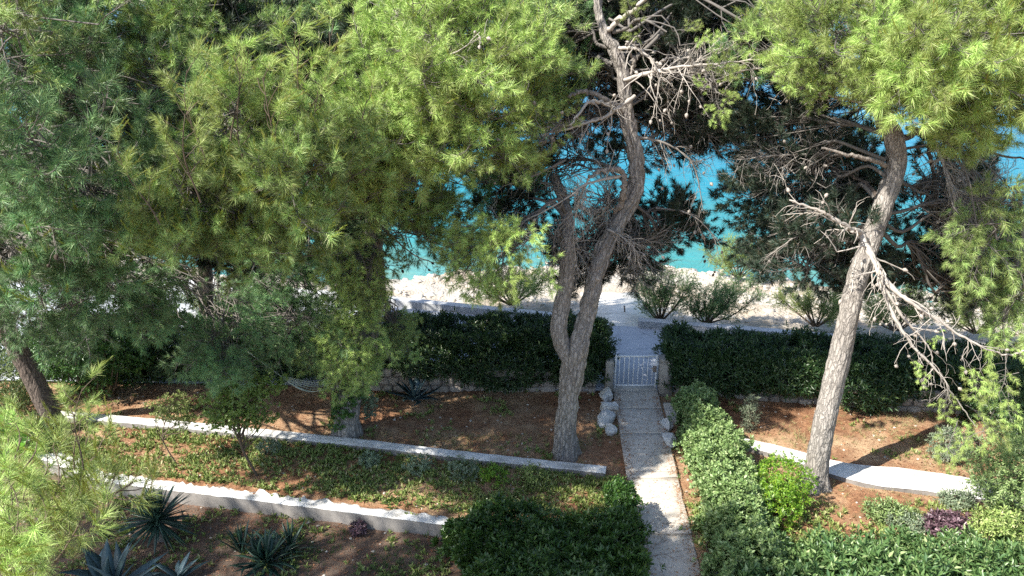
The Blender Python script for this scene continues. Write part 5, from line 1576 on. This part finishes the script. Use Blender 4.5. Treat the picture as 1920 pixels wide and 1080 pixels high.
D2.dead([Y(455, 470, yD2), Y(380, 530, yD2 - .5), Y(280, 560, yD2 - 1)], 0.016, 0.004, 26, 0.6, 0.4, 12, 'dead_brown', 'cone_dark')
D2.dead([Y(455, 520, yD2), Y(540, 560, yD2 - .4), Y(640, 560, yD2 - .8)], 0.016, 0.004, 24, 0.6, 0.4, 10, 'dead_brown', 'cone_dark')
D2.finish()


E1 = Tree('slim dark pine trunk standing behind the far left hedge', base_of(388, 655), seed=205)
yE = E1.b[1]
E1.simple_trunk([E1.b, Y(387, 590, yE), Y(386, 500, yE), Y(384, 400, yE), Y(360, 200, yE), Y(350, 0, yE)], [0.17, 0.15, 0.14, 0.12, 0.1, 0.06])
at = Y(386, 430, yE)
E1.lobe(Y(330, 470, yE - 1.5), (1.1, 0.7, 0.35), 26, 'dark', at, 0.85)
E1.lobe(Y(430, 60, yE - .5), (1.4, 1.0, 1.0), 40, 'dark', Y(355, 120, yE), 1.0)
E1.lobe(Y(300, 160, yE - 1), (1.4, 1.0, 0.9), 34, 'dark', Y(360, 200, yE), 1.0)
E1.lobe(Y(470, 350, yE - .5), (1.2, 0.8, 0.6), 22, 'deep', at, 0.9)
E1.branch([Y(386, 540, yE), Y(330, 500, yE - .3), Y(260, 460, yE - .6)], 0.05, 0.02, 'bark_dark')
E1.dead([Y(386, 470, yE), Y(300, 520, yE - .5), Y(180, 500, yE - 1)], 0.02, 0.004, 26, 0.6, 0.3, 14, 'dead_brown', 'cone_dark')
E1.finish()

# --- big dark pine in the background at the top
F1 = Tree('large shaded pine in the background at the top left of centre', on_z(700, 665, 0.2), seed=206)
yF = F1.b[1]
F1.simple_trunk([F1.b, Y(690, 450, yF), Y(650, 250, yF), Y(620, 60, yF), Y(600, -120, yF)], [0.2, 0.17, 0.14, 0.1, 0.06])
at = Y(560, 250, yF)
F1.lobe(Y(560, 150, yF - .6), (1.5, 1.0, 1.2), 56, 'dark', at, 1.1)
F1.lobe(Y(700, 60, yF - 1), (1.6, 1.0, 0.9), 40, 'bright', at, 1.1)
F1.lobe(Y(480, 10, yF - .8), (1.6, 1.2, 0.8), 44, 'bright', at, 1.1)
F1.lobe(Y(250, 250, yF - 2), (2.0, 1.0, 1.6), 50, 'dark', at, 1.2)
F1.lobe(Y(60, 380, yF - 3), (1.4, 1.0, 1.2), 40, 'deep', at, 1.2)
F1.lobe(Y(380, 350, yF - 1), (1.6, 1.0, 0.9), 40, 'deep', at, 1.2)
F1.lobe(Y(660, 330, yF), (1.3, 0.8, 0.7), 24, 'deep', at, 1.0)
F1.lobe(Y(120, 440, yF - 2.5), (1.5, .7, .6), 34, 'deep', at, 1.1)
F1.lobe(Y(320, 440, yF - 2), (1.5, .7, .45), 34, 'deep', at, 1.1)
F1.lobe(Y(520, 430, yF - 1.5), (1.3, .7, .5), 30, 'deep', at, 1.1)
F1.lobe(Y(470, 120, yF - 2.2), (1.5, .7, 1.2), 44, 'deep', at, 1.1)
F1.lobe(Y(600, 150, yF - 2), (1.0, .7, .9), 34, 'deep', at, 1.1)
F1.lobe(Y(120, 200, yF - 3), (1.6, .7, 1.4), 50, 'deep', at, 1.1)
F1.dead([Y(560, 240, yF), Y(600, 175, yF - 1.9), Y(655, 140, yF - 2.4)], 0.025, 0.006, 14, 0.6, 0.2, 2)
F1.finish()

# --- leaning pine at the left edge
D = Tree('leaning pine at the left edge with ivy at its foot', base_of(108, 812), seed=207)
D.mul = 1.5; D.gate = 0.05
yD = D.b[1]
D.trunk([D.b, Y(92, 770, yD), Y(62, 710, yD), Y(32, 655, yD), Y(5, 600, yD - .2), Y(-20, 520, yD - .5), Y(-30, 400, yD - 1), Y(-20, 200, yD - 1.6), Y(-10, 0, yD - 1.8)],
        [0.19, 0.165, 0.155, 0.15, 0.15, 0.14, 0.13, 0.1, 0.06], 'bark_dark', 56, 140, 0.018)
at = Y(-30, 420, yD - 1)
D.lobe(Y(50, 470, 9.4), (0.8, 0.6, 0.55), 36, 'big', at, 0.75)
D.lobe(Y(190, 330, 9.2), (0.85, 0.7, 0.7), 40, 'big', at, 0.75)
D.lobe(Y(230, 470, 9.6), (0.8, 0.6, 0.4), 30, 'big', at, 0.7)
D.lobe(Y(120, 560, 9.6), (0.9, 0.6, 0.3), 22, 'dark', at, 0.8)
D.lobe(Y(50, 250, 8.4), (0.8, 0.7, 0.7), 34, 'dark', at, 0.85)
D.lobe(Y(210, 140, 10.2), (1.2, 0.8, 0.8), 44, 'dark', Y(-20, 200, yD - 1.6), 0.85)
D.lobe(Y(340, 130, 10.6), (0.8, 0.6, 0.7), 34, 'bigbright', Y(-20, 200, yD - 1.6), 0.65)
D.lobe(Y(80, 60, 8.8), (1.1, 0.7, 0.6), 26, 'bright', Y(-10, 50, yD - 1.8), 0.8)
D.lobe(Y(360, 20, 11), (1.3, 0.8, 0.6), 28, 'bright', Y(-10, 50, yD - 1.8), 0.9)
D.dead([Y(-20, 500, yD - .6), Y(60, 430, 9), Y(150, 440, 8.8)], 0.02, 0.004, 18, 0.5, 0.4, 10, 'dead_brown', 'cone_dark')
D.lobe(Y(30, 20, 10), (.9, .6, .6), 24, 'dark', at, .9)
D.lobe(Y(60, 590, 10.2), (.6, .5, .35), 22, 'hangdark', at, 0.7, -0.3)
D.lobe(Y(230, 560, 10.5), (.8, .5, .35), 26, 'hangdark', at, 0.7, -0.3)
D.lobe(Y(380, 560, 11), (.6, .5, .3), 18, 'hangdark', at, 0.7, -0.3)
D.finish()

# --- pine whose crown stands left of the view and shades the near bed
H = Tree('tall pine left of the near bed whose crown arches over it', np.array([-8.3, 4.6, 0.0]), seed=208)
H.simple_trunk([H.b, (-8.2, 4.6, 3), (-7.9, 4.7, 6), (-7.6, 4.7, 9.2)], [0.25, 0.2, 0.16, 0.07])
for c, r_, n in [((-8.0, 4.7, 8.4), (2.0, 1.2, 0.7), 50), ((-10.6, 4.9, 8.5), (1.6, 1.3, 0.7), 34), ((-5.8, 4.6, 8.6), (1.3, 1.1, 0.6), 40), ((-4.6, 4.4, 8.7), (1.0, 1.1, 0.5), 34), ((-12.6, 5.2, 8.5), (1.3, 1.3, 0.7), 24)]:
    H.mul = 1.0; H.clump = False
    H.lobe(c, r_, n, 'dark', (-7.9, 4.7, 6.2), 1.3)
H.finish()

# --- young pine just below the camera at the bottom left
Gp = Tree('young pine top with bright upright shoots close by at the bottom left', np.array([-2.35, 1.9, 0.0]), seed=209)
Gp.simple_trunk([Gp.b, (-2.4, 1.9, 2.5), (-2.3, 2.0, 4.2), (-2.2, 2.3, 5.0)], [0.13, 0.1, 0.06, 0.03])
for px, py, Yd, sc, d in [(60, 1010, 2.6, .62, (.5, .5, .6)), (20, 930, 2.9, .6, (.3, .6, .8)), (100, 1060, 2.5, .55, (.6, .2, .5)), (150, 960, 3.0, .60, (1, .25, .15)), (90, 930, 3.1, .6, (.8, .5, .25)),
                          (20, 1060, 2.4, .6, (.4, .3, .8)), (-20, 980, 2.7, .7, (.6, .4, .5)), (150, 900, 3.2, .5, (.5, .3, .9)), (40, 900, 3.1, .45, (.4, .3, .8)), (110, 1010, 2.8, .5, (.8, .4, .4)), (0, 870, 3.2, .5, (.5, .4, .7)), (180, 940, 3.2, .42, (1, .1, .1)),
                          (10, 1090, 2.3, .5, (.3, .5, .8)), (70, 1090, 2.3, .45, (.3, .3, .8)), (50, 960, 2.8, .5, (.6, .3, .6)), (20, 1010, 2.6, .5, (.3, .3, .8)), (120, 980, 2.9, .45, (.7, .2, .5)), (90, 1080, 2.5, .45, (.5, .3, .6))]:
    c = Y(px, py, Yd)
    d = np.array(d) / np.linalg.norm(d)
    b0 = c - d * sc * 0.6
    Gp.bough(b0, d, sc, 'near')
    Gp.branch([np.array([-2.25, 2.1, 4.4]), (np.array([-2.25, 2.1, 4.4]) + b0) / 2 + np.array([0, 0, -.08]), b0], 0.014, 0.008, 'twig', sides=6)
Gp.bough(Y(152, 880, 3.0), (.05, .1, 1.0), .36, 'near')
Gp.bough(Y(140, 880, 3.05), (.2, .1, 1.0), .3, 'near')
Gp.finish()
